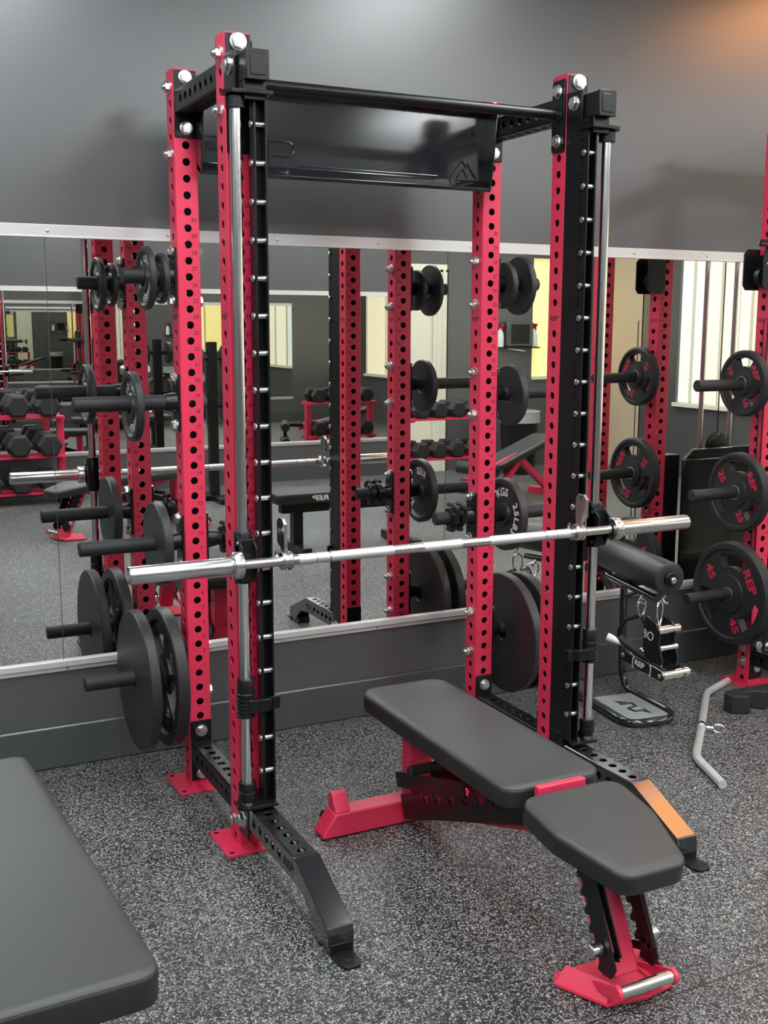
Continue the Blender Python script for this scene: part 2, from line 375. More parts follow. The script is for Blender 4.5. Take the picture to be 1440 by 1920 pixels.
# ---------------------------------------------------------------- power rack
W = 1.1346; D = .4998; U = 1.5*I; TOPZ = 93*I
def hex_bolt_mesh():
    o = MB(); o.lathe([(.021, 0), (.021, .003), (.019, .0035)], 24)
    hx = [(.0175*math.cos(a*PI/3), .0175*math.sin(a*PI/3)) for a in range(6)]
    o.prism(hx, .0035, .013); o.lathe([(.0145, .013), (.0135, .0145), (0, .0148)], 18)
    return o
BOLT = None
def bolt(parent, p, n, name='bolt', s=1.0):
    global BOLT
    Mx = frame(p, n) @ Matrix.Scale(s, 4) @ Matrix.Rotation(random.random()*1.2, 4, 'Z')
    if BOLT is None:
        BOLT = hex_bolt_mesh().build(name, 'zinc', parent); BOLT.matrix_local = Mx; return BOLT
    return inst(BOLT, name, parent, Mx)
def nut(parent, p, n, s=1.0):
    global NUT
    Mx = frame(p, n) @ Matrix.Scale(s, 4)
    if NUT is None:
        o = MB(); o.lathe([(.021, 0), (.021, .003), (.019, .0035)], 24)
        o.prism([(.0175*math.cos(a*PI/3), .0175*math.sin(a*PI/3)) for a in range(6)], .0035, .015); o.lathe([(.010, .015), (.010, .022), (.008, .024)], 14)
        NUT = o.build('nut', 'zinc', parent); NUT.matrix_local = Mx; return NUT
    return inst(NUT, 'nut', parent, Mx)
NUT = None
def square_tube(o, w, L, faces, t=.004, rc=.005, back=None):
    """vertical tube z 0..L; faces = dict(side -> hole heights), rounded corners"""
    h = w/2; fw = w-2*rc
    for sd, ang in (('-y', 0), ('+x', PI/2), ('+y', PI), ('-x', -PI/2)):
        R = Matrix.Rotation(ang, 4, 'Z') @ Matrix(((1, 0, 0, 0), (0, 0, -1, -h), (0, 1, 0, 0), (0, 0, 0, 1)))
        o.perf(R, fw, L, faces.get(sd, []), .0127, t, back)
        c = []
        for k in range(4):
            a = -PI/2+k*PI/6
            c.append((h-rc+rc*math.cos(a), -h+rc+rc*math.sin(a)))
        Rz = Matrix.Rotation(ang, 4, 'Z')
        vs = [(x, y, 0) for x, y in c]+[(x, y, L) for x, y in c]
        o.add(vs, [(k, k+1, 5+k, 4+k) for k in range(3)], Rz)
def upright_geo():
    o = MB()
    fz = [(14+2*n)*I for n in range(-6, 40)]; fz = [z for z in fz if 1.5*I < z < TOPZ-.02]
    sz = [(2*n+1)*I for n in range(0, 46) if (2*n+1) != 63]
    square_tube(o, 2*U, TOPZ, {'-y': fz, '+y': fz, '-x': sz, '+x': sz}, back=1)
    o.box((-U+.004, -U+.004, TOPZ-.003), (U-.004, U-.004, TOPZ))
    return o
def number_geo():
    o = MB()
    for n in range(1, 31):
        z = (14+2*n)*I+.0262
        put_text(o, str(n), (.019, -U, z), (1, 0, 0), (0, 0, 1), .0125, off=.012)
        put_text(o, str(n), (-.019, U, z), (-1, 0, 0), (0, 0, 1), .0125, off=.012)
    return o
UP = None; NUM = None; MRK = None; PL = None
def upright(parent, x, y, plate=True):
    global UP, NUM, MRK, PL
    if UP is None:
        UP = upright_geo().build('upright', ['red', 'darksteel'], parent); UP.location = (x, y, 0)
        NUM = number_geo().build('number_marks', 'redmark', UP)
        o = MB(); put_text(o, 'REP', (-U, 0, 63*I), (0, -1, 0), (0, 0, 1), .015, off=.03, sx=1.3, shear=.2)
        MRK = o.build('logo_mark', 'redmark', UP)
        o = MB(); h = .093
        o.perf(frame((0, -h, .0065), (0, 0, 1), (1, 0, 0)) @ Matrix(((1,0,0,0),(0,1,0,0),(0,0,1,0),(0,0,0,1))), .186, .186, [], .008)
        o.v = []; o.f = []; o.mi = []
        c = [(-h+.006, -h), (h-.006, -h), (h, -h+.006), (h, h-.006), (h-.006, h), (-h+.006, h), (-h, h-.006), (-h, -h+.006)]
        o.prism(c, 0, .0065)
        PL = o.build('base_plate', 'red', UP, bevel=.001)
        for a in (-1, 1):
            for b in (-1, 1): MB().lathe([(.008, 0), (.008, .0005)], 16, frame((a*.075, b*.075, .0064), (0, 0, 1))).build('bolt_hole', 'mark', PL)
        return UP
    u_ = inst(UP, 'upright', parent); u_.location = (x, y, 0)
    inst(NUM, 'number_marks', u_); inst(MRK, 'logo_mark', u_)
    if plate:
        p_ = inst(PL, 'base_plate', u_)
        for q in [c for c in PL.children if not c.name.startswith('logo')]: inst(q, 'bolt_hole', p_, q.matrix_local.copy())
    return u_
rack = thing('power_rack', 'tall red and black power rack with chrome guide rods, in front of the mirrors', 'power rack', (0, 0, 0))
for x, y in ((0, 0), (W, 0), (0, D), (W, D)): upright(rack, x, y)
# depth crossmembers, top and bottom, with gusset plates at both ends
def crossmember(parent, x, z, y0, y1, plates):
    o = MB(); L = y1-y0
    hs = [(i+1)*2*I for i in range(int(L/(2*I))) if (i+1)*2*I < L-.02]
    h = U-.003
    Mx = Matrix(((1, 0, 0, x), (0, 0, 1, y0), (0, -1, 0, z), (0, 0, 0, 1))) @ Matrix.Rotation(0, 4, 'Z')
    sub = MB(); square_tube(sub, 2*h, L, {'-y': hs, '+y': hs, '-x': hs, '+x': hs}); o.add(sub.v, sub.f, Mx)
    for yy, d in ((y0, 1), (y1, -1)):
        c = [(-U+.002, plates[0]), (U-.002, plates[0]), (U-.002, plates[1]), (-U+.002, plates[1])]
        o.box((x-U+.002, yy, plates[0]), (x+U-.002, yy+d*.006, plates[1]))
    return o.build('crossmember', 'black', parent, bevel=.0012)
for x in (0, W):
    crossmember(rack, x, 89*I, U, D-U, (85*I, TOPZ-.004))
    crossmember(rack, x, 5*I, U, D-U, (1*I, 9.2*I))
# front plates of the upper and lower brackets on the rear uprights (bolted through)
for x in (0, W):
    for za, zb_ in ((84.9*I, TOPZ-.006), (1*I, 9.4*I)): MB().box((x-U+.003, D-U-.007, za), (x+U-.003, D-U-.0005, zb_)).build('bracket_plate', 'black', rack, bevel=.001)
    for z in (86, 92, 8, 2): bolt(rack, (x, D-U-.007, z*I), (0, -1, 0)); nut(rack, (x, D+U, z*I), (0, 1, 0))
# pull-up bar between the front uprights
o = MB(); zb = 88.2*I; o.cyl((U, 0, zb), (W-U, 0, zb), .0165, 28)
pb = o.build('pull_up_bar', 'black', rack)
for sx, xx in ((1, U), (-1, W-U)):
    o = MB(); Mx = Matrix(((0, 0, sx, xx), (1, 0, 0, 0), (0, 1, 0, 0), (0, 0, 0, 1)))
    o.prism([(-.034, 84*I), (-.030, 83.7*I), (.030, 83.7*I), (.034, 84*I), (.034, 92*I), (.030, 92.4*I), (-.030, 92.4*I), (-.034, 92*I)][::(1 if sx > 0 else -1)], 0, .007, Mx)
    o.cyl((xx+sx*.007, 0, zb), (xx+sx*.022, 0, zb), .024, 24, .0165)
    o.build('bar_flange', 'black', pb, bevel=.001)
    for z in (85, 91): bolt(rack, (xx+sx*.007, 0, z*I), (sx, 0, 0)); nut(rack, (xx-sx*2*U, 0, z*I), (-sx, 0, 0), 1.0)
# rear name plate panel
yb = D-U-.012
prof = [(yb-.085, 91.0*I), (yb-.085, 91.0*I+.004), (yb-.012, 92.2*I), (yb, 92.2*I), (yb, 81.2*I), (yb-.035, 80.4*I), (yb-.040, 80.9*I), (yb-.006, 82.0*I), (yb-.006, 90.6*I)]
o = MB(); n = len(prof); x0, x1 = U-.008, W-U-.0005
o.add([(x0, y, z) for y, z in prof]+[(x1, y, z) for y, z in prof], [tuple(range(n)), tuple(range(2*n-1, n-1, -1))]+[(i, n+i, n+(i+1) % n, (i+1) % n) for i in range(n)])
for xx in (x0, x1-.005):
    o.prism([(yb-.085, 91.0*I), (yb-.055, 83*I), (yb-.040, 80.4*I), (yb, 81.0*I), (yb, 92*I)], xx, xx+.005, Matrix(((0,0,1,0),(1,0,0,0),(0,1,0,0),(0,0,0,1))))
pn = o.build('name_panel', 'gloss', rack, bevel=.002)
o = MB()
def sq(pts): return [(.05+(a-.075)*.83, b) for a, b in pts]
def emb(o, pts, r=.0022):     # raised bead along a line in panel plane
    o.tube([(a, yb-.0075, b) for a, b in pts], r, 8)
def zc(z): return z*I
bx = .055
emb(o, sq([(bx+.02, zc(82.4)), (bx+.02, zc(85.2)), (bx+.12, zc(85.2)), (bx+.135, zc(84.7)), (bx+.135, zc(84.2)), (bx+.12, zc(83.7)), (bx+.04, zc(83.7))])); emb(o, sq([(bx+.09, zc(83.7)), (bx+.135, zc(82.4))]))
emb(o, sq([(bx+.255, zc(85.2)), (bx+.165, zc(85.2)), (bx+.165, zc(82.4)), (bx+.255, zc(82.4))])); emb(o, sq([(bx+.165, zc(83.8)), (bx+.24, zc(83.8))]))
emb(o, sq([(bx+.285, zc(82.4)), (bx+.285, zc(85.2)), (bx+.375, zc(85.2)), (bx+.39, zc(84.7)), (bx+.39, zc(83.9)), (bx+.375, zc(83.4)), (bx+.30, zc(83.4))]))
emb(o, [(bx+.32, zc(82.35)), (x1-.20, zc(82.35))], .0014)
mx_ = x1-.10
emb(o, [(mx_-.045, zc(82.3)), (mx_, zc(84.6)), (mx_+.016, zc(83.6))], .003); emb(o, [(mx_-.020, zc(82.3)), (mx_+.002, zc(83.5)), (mx_+.02, zc(82.3))], .0025); emb(o, [(mx_+.020, zc(84.2)), (mx_+.055, zc(82.3))], .003)
o.build('embossed_logo', 'gloss', pn)
o = MB()
for i in range(12): o.lathe([(.004, 0), (.004, .0008)], 12, frame((x0+.28+i*.062, yb-.0855, 91.0*I+.002), (0, -1, 0)))
o.build('hole_dot', 'zinc', pn)  # light seen through the flange holes, drawn as bright discs
# storage pegs, bolted on the outer faces of the rear uprights
def peg(parent, x, y, z, d, L, name='storage_peg', r=.0245, plate=True):
    o = MB(); o.cyl((x+d*.008, y, z), (x+d*L, y, z), r, 28, ch=.003)
    o.lathe([(r-.008, 0), (r-.008, .001), (0, .001)], 24, frame((x+d*(L-.0005), y, z), (d, 0, 0)))
    p = o.build(name, 'rubber', parent)
    if plate:
        o = MB(); o.box((x, y-.033, z-3.6*I), (x+d*.008, y+.033, z+3.6*I)); o.cyl((x+d*.008, y, z), (x+d*.045, y, z), .033, 24, .027)
        o.build('peg_flange', 'black', p, bevel=.001)
    return p
PEGZ = [1.728, 1.325, .86, .408]
for z in PEGZ:
    L = .17 if z > 1.6 else .34
    peg(rack, -U, D, z, -1, L); peg(rack, W+U, D, z, 1, .19 if z > 1.6 else .34)
    for s in (1, -1):
        bolt(rack, (U, D, z+s*.078), (1, 0, 0)); bolt(rack, (-U-.008, D, z+s*.078), (-1, 0, 0)); bolt(rack, (W-U, D, z+s*.078), (-1, 0, 0)); nut(rack, (W-U-.010, D, z+s*.078), (-1, 0, 0), .8)
        bolt(rack, (W+U+.008, D, z+s*.078), (1, 0, 0))
for z in (83, 91): nut(rack, (-U, D, z*I), (-1, 0, 0))
# inner pegs where the lock collars hang
peg(rack, W-U, D, .862, -1, .165, plate=True)
peg(rack, U, D, .862, 1, .10, plate=True)
# Smith attachment: catch channel, guide rod, brackets, bumpers, front foot
YROD = -.14
for sx, X0 in ((1, 0.0), (-1, W)):
    # sx=+1: inner side is +x
    xi = X0+sx*U      # inner plate plane
    xo = X0+sx*.002
    z0, z1 = .175, 2.215
    o = MB()
    Mp = frame((xi, -.055-.052, z0), (-1, 0, 0), (0, 1, 0))
    # deep inner plate with a line of small holes
    Mx = Matrix(((0, 0, -1, xi), (1, 0, 0, -.097), (0, -1 if False else 1, 0, z0), (0, 0, 0, 1)))
    hs = [.04+i*I for i in range(int((z1-z0-.06)/I))]
    def strip(y0, y1, x, holes=None):
        w_ = y1-y0
        M_ = Matrix(((0, 0, -1, x), (-1, 0, 0, (y0+y1)/2), (0, 1, 0, z0), (0, 0, 0, 1)))
        if holes:
            mb = MB(); mb.perf(M_, w_, z1-z0, holes, .0042, .003); o.add(mb.v, mb.f)
        else: o.add([(-w_/2, 0, 0), (w_/2, 0, 0), (w_/2, z1-z0, 0), (-w_/2, z1-z0, 0)], [(0, 1, 2, 3)], M_)
    for x in (xi, xi-sx*.005):
        strip(-.119, -.0385, x)
        strip(-.132, -.119, x, hs)
        strip(-.156, -.132, x)
    o.box((xi-sx*.005, -.156, z0), (xi, -.1555, z1)); o.box((xi-sx*.005, -.119, z0), (xo, -.114, z1))   # lip edge and web
    o.box((xo, -.154, z0), (xo+sx*.005, -.114, z1)); o.box((xi-sx*.005, -.156, z1-.002), (xi, -.0385, z1))
    ch = o.build('catch_channel', 'black', rack)
    o = MB(); L = abs(xi-xo)-.006
    o.cyl((0, 0, 0), (L, 0, 0), .0085, 16); o.lathe([(.010, 0), (.010, .004), (.007, .006), (0, .006)], 14, frame((-.005, 0, 0), (-1, 0, 0)))
    first = None
    for k in range(19):
        z = 2.108-.1016*k
        P = Matrix.Translation((min(xi, xo)+.003, -.140, z))
        if first is None: first = o.build('catch_pin', 'zinc', ch); first.matrix_local = P
        else: inst(first, 'catch_pin', ch, P)
    xr = X0-sx*.045
    o = MB(); o.cyl((xr, YROD, .24), (xr, YROD, 2.155), .0155, 32); o.build('guide_rod', 'chrome', rack)
    # upper bracket: face plate, square stub with end cap, rod ear
    o = MB(); o.box((X0-U+.002, -U-.007, 80.5*I), (X0+U-.002, -U, TOPZ-.004))
    o.box((X0-.030, -.190, 2.213), (X0+.030, -U-.007, 2.286))
    o.box((X0-.030, -.170, 2.165), (X0+.030, -U-.007, 2.213))
    o.box((X0-U-.002, -.120, 2.19), (X0-U+.006, -U, 2.30)); o.box((X0+U-.006, -.120, 2.19), (X0+U+.002, -U, 2.30))
    br = o.build('upper_bracket', 'black', rack, bevel=.002)
    o = MB(); o.prism([(xr+sx*.09, -.10), (xr+sx*.01, -.095), (xr-sx*.03, -.115), (xr-sx*.038, -.15), (xr-sx*.02, -.178), (xr+sx*.03, -.19), (xr+sx*.09, -.19)][::(1 if sx > 0 else -1)][::-1], 2.178, 2.188)
    o.lathe([(.026, 0), (.026, .03), (.022, .034)], 24, frame((xr, YROD, 2.144), (0, 0, 1)))
    o.build('rod_ear', 'black', br, bevel=.001)
    o = MB(); o.box((X0-.032, -.198, 2.211), (X0+.032, -.186, 2.288)); o.box((X0-.022, -.2005, 2.222), (X0+.022, -.197, 2.277)); o.build('end_cap', 'plastic', br, bevel=.003)
    bolt(rack, (X0, -U-.007, 92*I), (0, -1, 0), s=1.15)
    bolt(rack, (X0-sx*.0+(-1)*(U+.002) if sx > 0 else X0-U-.002, -.085, 2.262), (-1, 0, 0), s=1.1)
    bolt(rack, (X0+U+.002, -.085, 2.262), (1, 0, 0))
    # lower bracket and bumper
    o = MB(); o.box((X0-U-.001, -.120, .055), (X0-U+.005, -U, .20)); o.box((X0+U-.005, -.120, .055), (X0+U+.001, -U, .20))
    o.prism([(X0+sx*U, -.175), (X0+sx*U, -.05), (X0-sx*.03, -.05), (xr-sx*.03, -.12), (xr-sx*.035, -.15), (xr-sx*.02, -.175)][::(-1 if sx < 0 else 1)], .176, .186)
    lb = o.build('lower_bracket', 'black', rack, bevel=.001)
    o = MB(); o.lathe([(.022, 0), (.022, .012), (.026, .014), (.026, .03), (.023, .032), (.023, .036), (.026, .038), (.026, .056), (.024, .06)], 28, frame((xr, YROD, .194), (0, 0, 1))); o.build('rod_foot', 'plastic', lb)
    o = MB(); o.lathe([(.017, 0), (.017, .008)], 20, frame((xr, YROD, .186), (0, 0, 1))); o.build('rod_washer', 'zinc', lb)
    bolt(rack, (X0-U-.001, -.085, .112), (-1, 0, 0), s=1.25); bolt(rack, (X0+U+.001, -.085, .112), (1, 0, 0), s=1.2); bolt(rack, (X0-U, 0, 3*I), (-1, 0, 0)); bolt(rack, (X0+U, 0, 5*I), (1, 0, 0))
    # safety stopper on the rod with its latch
    o = MB(); pr = [(.027, 0)]
    for i in range(5): pr += [(.027, .006+i*.012), (.024, .008+i*.012), (.024, .011+i*.012), (.027, .013+i*.012)]
    pr += [(.027, .07), (.025, .072), (.025, .112), (.023, .115)]
    o.lathe(pr, 30, frame((xr, YROD, .455), (0, 0, 1)))
    st = o.build('safety_stopper', 'plastic', rack)
    o = MB(); a_ = [(xr, -.168), (xr+sx*.03, -.172), (xr+sx*.065, -.172), (xr+sx*.078, -.158), (xr+sx*.10, -.158)]
    for (p, q) in zip(a_, a_[1:]):
        o.add([(p[0], p[1], .470), (q[0], q[1], .470), (q[0], q[1]+.02, .470), (p[0], p[1]+.02, .470), (p[0], p[1], .508), (q[0], q[1], .508), (q[0], q[1]+.02, .508), (p[0], p[1]+.02, .508)], [(0,3,2,1),(4,5,6,7),(0,1,5,4),(1,2,6,5),(2,3,7,6),(3,0,4,7)])
    o.build('stopper_latch', 'black', st, bevel=.002)
    # angled front foot
    o = MB()
    pts = [(-U, .165), (-.482, .165), (-.705, .070), (-.712, .035), (-.712, .012), (-.60, .012), (-.575, .05), (-.50, .088), (-U, .088)]
    # long tube with perforated top and sides
    h = .0365; yA, yB = -U-.0, -.470
    holes = [.05+i*2*I for i in range(8) if .05+i*2*I < (yA-yB)-.02]
    hside = [.05+I+i*2*I for i in range(7) if .05+I+i*2*I < (yA-yB)-.06]
    sub = MB(); square_tube(sub, 2*h, yA-yB, {'-y': holes, '+y': holes, '-x': hside, '+x': hside})
    Mx = Matrix(((1, 0, 0, X0), (0, 0, -1, yA), (0, -1, 0, .1285), (0, 0, 0, 1)))
    Mx = Matrix(((1, 0, 0, X0), (0, 0, -1, yA), (0, -1, 0, .1285), (0, 0, 0, 1)))
    o.add(sub.v, sub.f, Mx)
    Mp = Matrix(((0, 0, 1, X0-h), (1, 0, 0, 0), (0, 1, 0, 0), (0, 0, 0, 1)))
    o.prism([(-.470, .165), (-.485, .165), (-.700, .072), (-.708, .055), (-.708, .022), (-.628, .008), (-.600, .045), (-.545, .085), (-.470, .092)][::-1], 0, 2*h, Mp)
    o.prism([(-.700, .018), (-.618, .0), (-.592, .0), (-.598, .035), (-.640, .035)][::-1], .004, 2*h-.004, Mp)
    ft = o.build('front_foot', 'gloss', rack, bevel=.0025, smooth=False)
    o = MB(); o.prism([(X0-.030, -.70), (X0-.030, -.765), (X0-.018, -.785), (X0+.018, -.785), (X0+.030, -.765), (X0+.030, -.70)], 0, .007)
    o.prism([(X0-.032, -.70), (X0-.032, -.712), (X0+.032, -.712), (X0+.032, -.70)], 0, .03)
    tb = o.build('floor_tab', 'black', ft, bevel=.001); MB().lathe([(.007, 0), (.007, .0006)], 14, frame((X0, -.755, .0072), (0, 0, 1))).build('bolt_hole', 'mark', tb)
    o = MB(); put_text(o, 'REP', (X0-h, -.44, .128), (0, -1, 0), (0, 0, 1), .026, off=.03, sx=1.2, shear=.2); o.build('logo_mark', 'mark', ft)
# ---------------------------------------------------------------- smith barbell with carriages and hooks
ZB = .918; YB = -.200
sb = thing('smith_barbell', 'chrome smith barbell held on the guide rods with silver hooks on both ends', 'barbell', (0, 0, 0))
o = MB(); o.cyl((-.08, YB, ZB), (W+.08, YB, ZB), .0145, 28); shaft = o.build('bar_shaft', 'steel', sb)
for a, b in ((.098, .150), (.153, .192), (.197, .40), (.502, .633), (W-.40, W-.197), (W-.192, W-.153), (W-.150, W-.098)):
    MB().cyl((a, YB, ZB), (b, YB, ZB), .0152, 28).build('knurling', 'knurl', shaft)
for sx, X0, xe in ((1, 0.0, -.387), (-1, W, 1.5216)):
    o = MB(); xs = X0-sx*.085; L = abs(xe-xs)
    o.lathe([(.018, L), (.018, L-.012), (.0215, L-.014), (.0215, L), (.0235, L+.0), (.025, L-.003), (.025, .02), (.032, .018), (.032, .016), (.036, .014), (.038, .010), (.038, -.012), (.034, -.016), (.020, -.018)][::-1], 40, frame((xs, YB, ZB), (-sx, 0, 0)), cap=False)
    o.lathe([(.0185, L-.010), (0, L-.010)], 32, frame((xs, YB, ZB), (-sx, 0, 0)), cap=False)
    o.build('bar_sleeve', 'steel', sb)
    xr = X0-sx*.045
    o = MB(); o.lathe([(.0225, -.075), (.0255, -.07), (.0255, .07), (.0225, .075)], 28, frame((xr, YROD, ZB+.01), (0, 0, 1)))
    o.box((xr-.024, YROD-.035, ZB-.058), (xr+.024, YROD-.0, ZB+.065))
    Mx = Matrix(((0, 0, 1, xr+sx*.010-.004), (1, 0, 0, 0), (0, 1, 0, 0), (0, 0, 0, 1)))
    for q in (-.024, .018):
        Mx = Matrix(((0, 0, 1, xr+q), (1, 0, 0, 0), (0, 1, 0, 0), (0, 0, 0, 1)))
        o.prism([(YROD+.01, ZB-.07), (YB+.025, ZB-.055), (YB+.004, ZB-.02), (YB+.002, ZB+.02), (YB+.006, ZB+.045), (YROD-.005, ZB+.085), (YROD+.01, ZB+.085)][::-1], 0, .006, Mx)
    ca = o.build('carriage', 'black', sb, bevel=.002)
    for zz in (-.045, .055): MB().lathe([(.006, 0), (.006, .003), (0, .0035)], 12, frame((xr-.024, YROD-.025, ZB+zz), (-1, 0, 0))).build('carriage_screw', 'zinc', ca)
    # hook: ring round the shaft, neck, flat paddle with a slot
    xh = X0+sx*.062
    o = MB(); o.lathe([(.0150, -.016), (.024, -.016), (.027, -.012), (.027, -.006), (.023, -.004), (.023, .004), (.027, .006), (.027, .012), (.024, .016), (.0150, .016)], 32, frame((xh, YB, ZB), (1, 0, 0)), cap=False)
    hk = o.build('hook_collar', 'steel', sb)
    o = MB()
    prof = [(YB-.013, ZB+.012), (YB+.013, ZB+.012), (YB+.015, ZB+.035), (YB+.028, ZB+.052), (YB+.028, ZB+.110), (YB+.014, ZB+.124), (YB-.014, ZB+.124), (YB-.028, ZB+.110), (YB-.028, ZB+.052), (YB-.015, ZB+.035)]
    Mx = Matrix(((0, 0, 1, xh-.004), (1, 0, 0, 0), (0, 1, 0, 0), (0, 0, 0, 1)))
    nn = len(prof)
    vs = []
    for off in (-.005, .005):
        for (y, z) in prof:
            t_ = min(1, max(0, (z-(ZB+.02))/.03)); vs.append((xh-sx*.012*t_+off, y, z))
    o.add(vs, [tuple(range(nn)), tuple(range(2*nn-1, nn-1, -1))]+[(i, nn+i, nn+(i+1) % nn, (i+1) % nn) for i in range(nn)])
    o.build('hook_handle', 'steel', hk, bevel=.0015, smooth=False)
    o = MB(); xf = xh-sx*.012-.0052
    for zz, hh in ((ZB+.112, .004),): o.lathe([(.006, 0), (.006, .0005)], 14, frame((xf, YB, zz), (-1, 0, 0)))
    o.box((xf-.0005, YB-.006, ZB+.050), (xf, YB+.006, ZB+.060)); put_text(o, 'REP', (xf, YB, ZB+.085), (0, 0, 1), (0, 1, 0), .014, off=.03, sx=1.2)
    o.build('hook_marking', 'mark', hk)
    o = MB(); o.tube([(xh+sx*.0, YB+.02, ZB-.012), (xh-sx*.006, YB+.045, ZB-.02), (xh-sx*.006, YB+.062, ZB+.005), (xh-sx*.006, YB+.055, ZB+.02)], .006, 8); o.build('hook_finger', 'zinc', hk)
# ---------------------------------------------------------------- weight plates
def plate_smooth(name, R, th, label, loc, d=1, hub=True, group='plain iron plates on the rack', txt=None, flat=True):
    """plate centred on loc, axis x; d = +1 lettered face towards +x, smooth back towards -x"""
    t = thing(name, label, 'weight plate', loc, 0, group)
    o = MB(); h = th/2
    prof = [(.0262, h*.9), (.040, h*.9), (.045, h*.2), (R*.78, h*.2), (R*.86, h), (R-.004, h), (R, h-.004), (R, -h+.004), (R-.004, -h), (.030, -h), (.0262, -h+.003), (.0262, h*.9)]
    if not flat: prof = [(.0262, h), (.05, h), (.055, h*.35), (R*.80, h*.35), (R*.86, h), (R-.004, h), (R, h-.004), (R, -h+.004), (R-.004, -h), (R*.86, -h), (R*.80, -h*.35), (.055, -h*.35), (.05, -h), (.0262, -h), (.0262, h)]
    o.lathe(prof, 64, frame((0, 0, 0), (d, 0, 0)), cap=False); o.build('disc', 'iron', t)
    if txt:
        off = h*(.2 if flat else .35)
        for s, a0 in txt:
            o = MB(); ring_text(o, s, (d*off, 0, 0), (d, 0, 0), (0, 0, 1), R*.62, R*.21, a0, lift=.0012, off=.03); o.build('raised_lettering', 'silverpaint', t)
    return t
def plate_spoked(R, th, label, loc, d=1):
    t = thing('spoked_iron_plate', label, 'weight plate', loc, 0)
    o = MB(); h = th/2
    # outer rim
    o.lathe([(R*.82, h*.55), (R*.84, h), (R-.004, h), (R, h-.004), (R, -h+.004), (R-.004, -h), (R*.84, -h), (R*.82, -h*.55), (R*.82, h*.55)], 64, frame((0, 0, 0), (d, 0, 0)), cap=False)
    o.lathe([(.0262, h), (.055, h), (.06, h*.6), (.075, h*.25), (.075, -h*.25), (.06, -h*.6), (.055, -h), (.0262, -h), (.0262, h)], 40, frame((0, 0, 0), (d, 0, 0)), cap=False)
    for k in range(6):
        a = k*PI/3+.3; Mx = Matrix.Rotation(a, 4, 'X')
        o.prism([(-.010, .06), (.010, .06), (.014, R*.84), (-.014, R*.84)], -h*.55, h*.55, Mx @ Matrix(((0, 0, 1, 0), (1, 0, 0, 0), (0, 1, 0, 0), (0, 0, 0, 1))))
    # middle web ring
    o.lathe([(R*.60, h*.12), (R*.83, h*.12), (R*.83, -h*.12), (R*.60, -h*.12), (R*.60, h*.12)], 64, frame((0, 0, 0), (d, 0, 0)), cap=False)
    o.build('disc', 'iron', t)
    for face in (1, -1):
        for q, a0 in (('REP', 0), ('45 LBS', PI)):
            o = MB(); ring_text(o, q, (face*h*.13, 0, 0), (face, 0, 0), (0, 0, 1), R*.715, R*.13, a0, lift=.002, off=.03); o.build('raised_lettering', 'iron', t)
    return t
XA, XB = -U, W+U
plate_spoked(.235, .040, 'black iron plate with open spokes on the lowest left peg, nearest the red upright', (XA-.070, D, .400))
plate_smooth('smooth_iron_plate', .236, .036, 'largest plain black iron plate, smooth back outward, on the lowest left peg', (XA-.160, D, .400), txt=[('45 LBS', 0), ('REP', PI)])
plate_smooth('iron_plate', .140, .032, 'medium black iron plate on the second left peg from the bottom of the rack', (XA-.080, D, .858), txt=[('25 LBS', 0)])
plate_smooth('iron_plate', .113, .026, 'black iron plate with silver lettering alone on the second left peg from the top', (XA-.150, D, 1.315), d=-1, txt=[('10 LBS', 0), ('REP', PI), ('4.5 KG', PI/2)])
plate_smooth('iron_plate', .100, .022, 'outer of the two small silver-lettered plates on the topmost left peg', (XA-.093, D, 1.722), d=-1, txt=[('5 LBS', 0), ('REP', PI), ('2.3 KG', PI/2), ('REP', -PI/2)])
plate_smooth('iron_plate', .080, .020, 'inner small silver-lettered plate on the topmost left peg', (XA-.045, D, 1.722), d=-1, txt=[('2.5 LBS', 0), ('REP', PI)])
plate_smooth('iron_plate', .235, .038, 'inner big black iron plate low on the right rear upright peg', (XB+.085, D, .386), d=1, txt=[('45 LBS', 0), ('REP', PI)])
plate_smooth('iron_plate', .233, .038, 'outer big black iron plate low on the right rear upright peg', (XB+.160, D, .386), d=1, txt=[('45 LBS', 0), ('REP', PI)])
plate_smooth('iron_plate', .140, .032, 'black 25 pound plate with white lettering on the right rear upright', (XB+.070, D, .858), d=-1, txt=[('KGS', -.15), ('25LBS', PI/2+.15)])
plate_smooth('iron_plate', .114, .026, 'plain black plate at chest height on the right rear upright', (XB+.080, D, 1.315), d=1, txt=[('10 LBS', 0)])
plate_smooth('iron_plate', .085, .022, 'smaller inner plate on the topmost right peg', (XB+.045, D, 1.722), d=1, txt=[('5 LBS', 0)])
plate_smooth('iron_plate', .108, .022, 'larger outer plate on the topmost right peg', (XB+.110, D, 1.722), d=1, txt=[('10 LBS', 0)])
# lock collars on the inner pegs
def lock_collar(loc, label):
    t = thing('lock_collar', label, 'barbell collar', loc, 0, 'black lock-jaw collars on the inner pegs')
    o = MB(); o.lathe([(.0262, -.012), (.036, -.012), (.039, -.008), (.039, .008), (.036, .012), (.0262, .012), (.0262, -.012)], 28, frame((0, 0, 0), (1, 0, 0)), cap=False)
    o.box((-.011, -.05, -.018), (.011, -.034, .018)); o.box((-.009, -.02, -.052), (.009, .022, -.036)); o.build('ring', 'plastic', t, bevel=.002)
    o = MB(); o.tube([(0, -.048, .012), (0, -.052, .032), (0, -.02, .05), (0, .02, .048)], .008, 8); o.build('lever', 'plastic', t)
    return t
for k, x in enumerate((W-U-.095, W-U-.060)): lock_collar((x, D, .862), ['outer', 'inner'][k]+' black lock-jaw collar on the short peg left of the right rear upright')
lock_collar((U+.07, D, .862), 'black lock-jaw collar on the short peg right of the left rear upright')
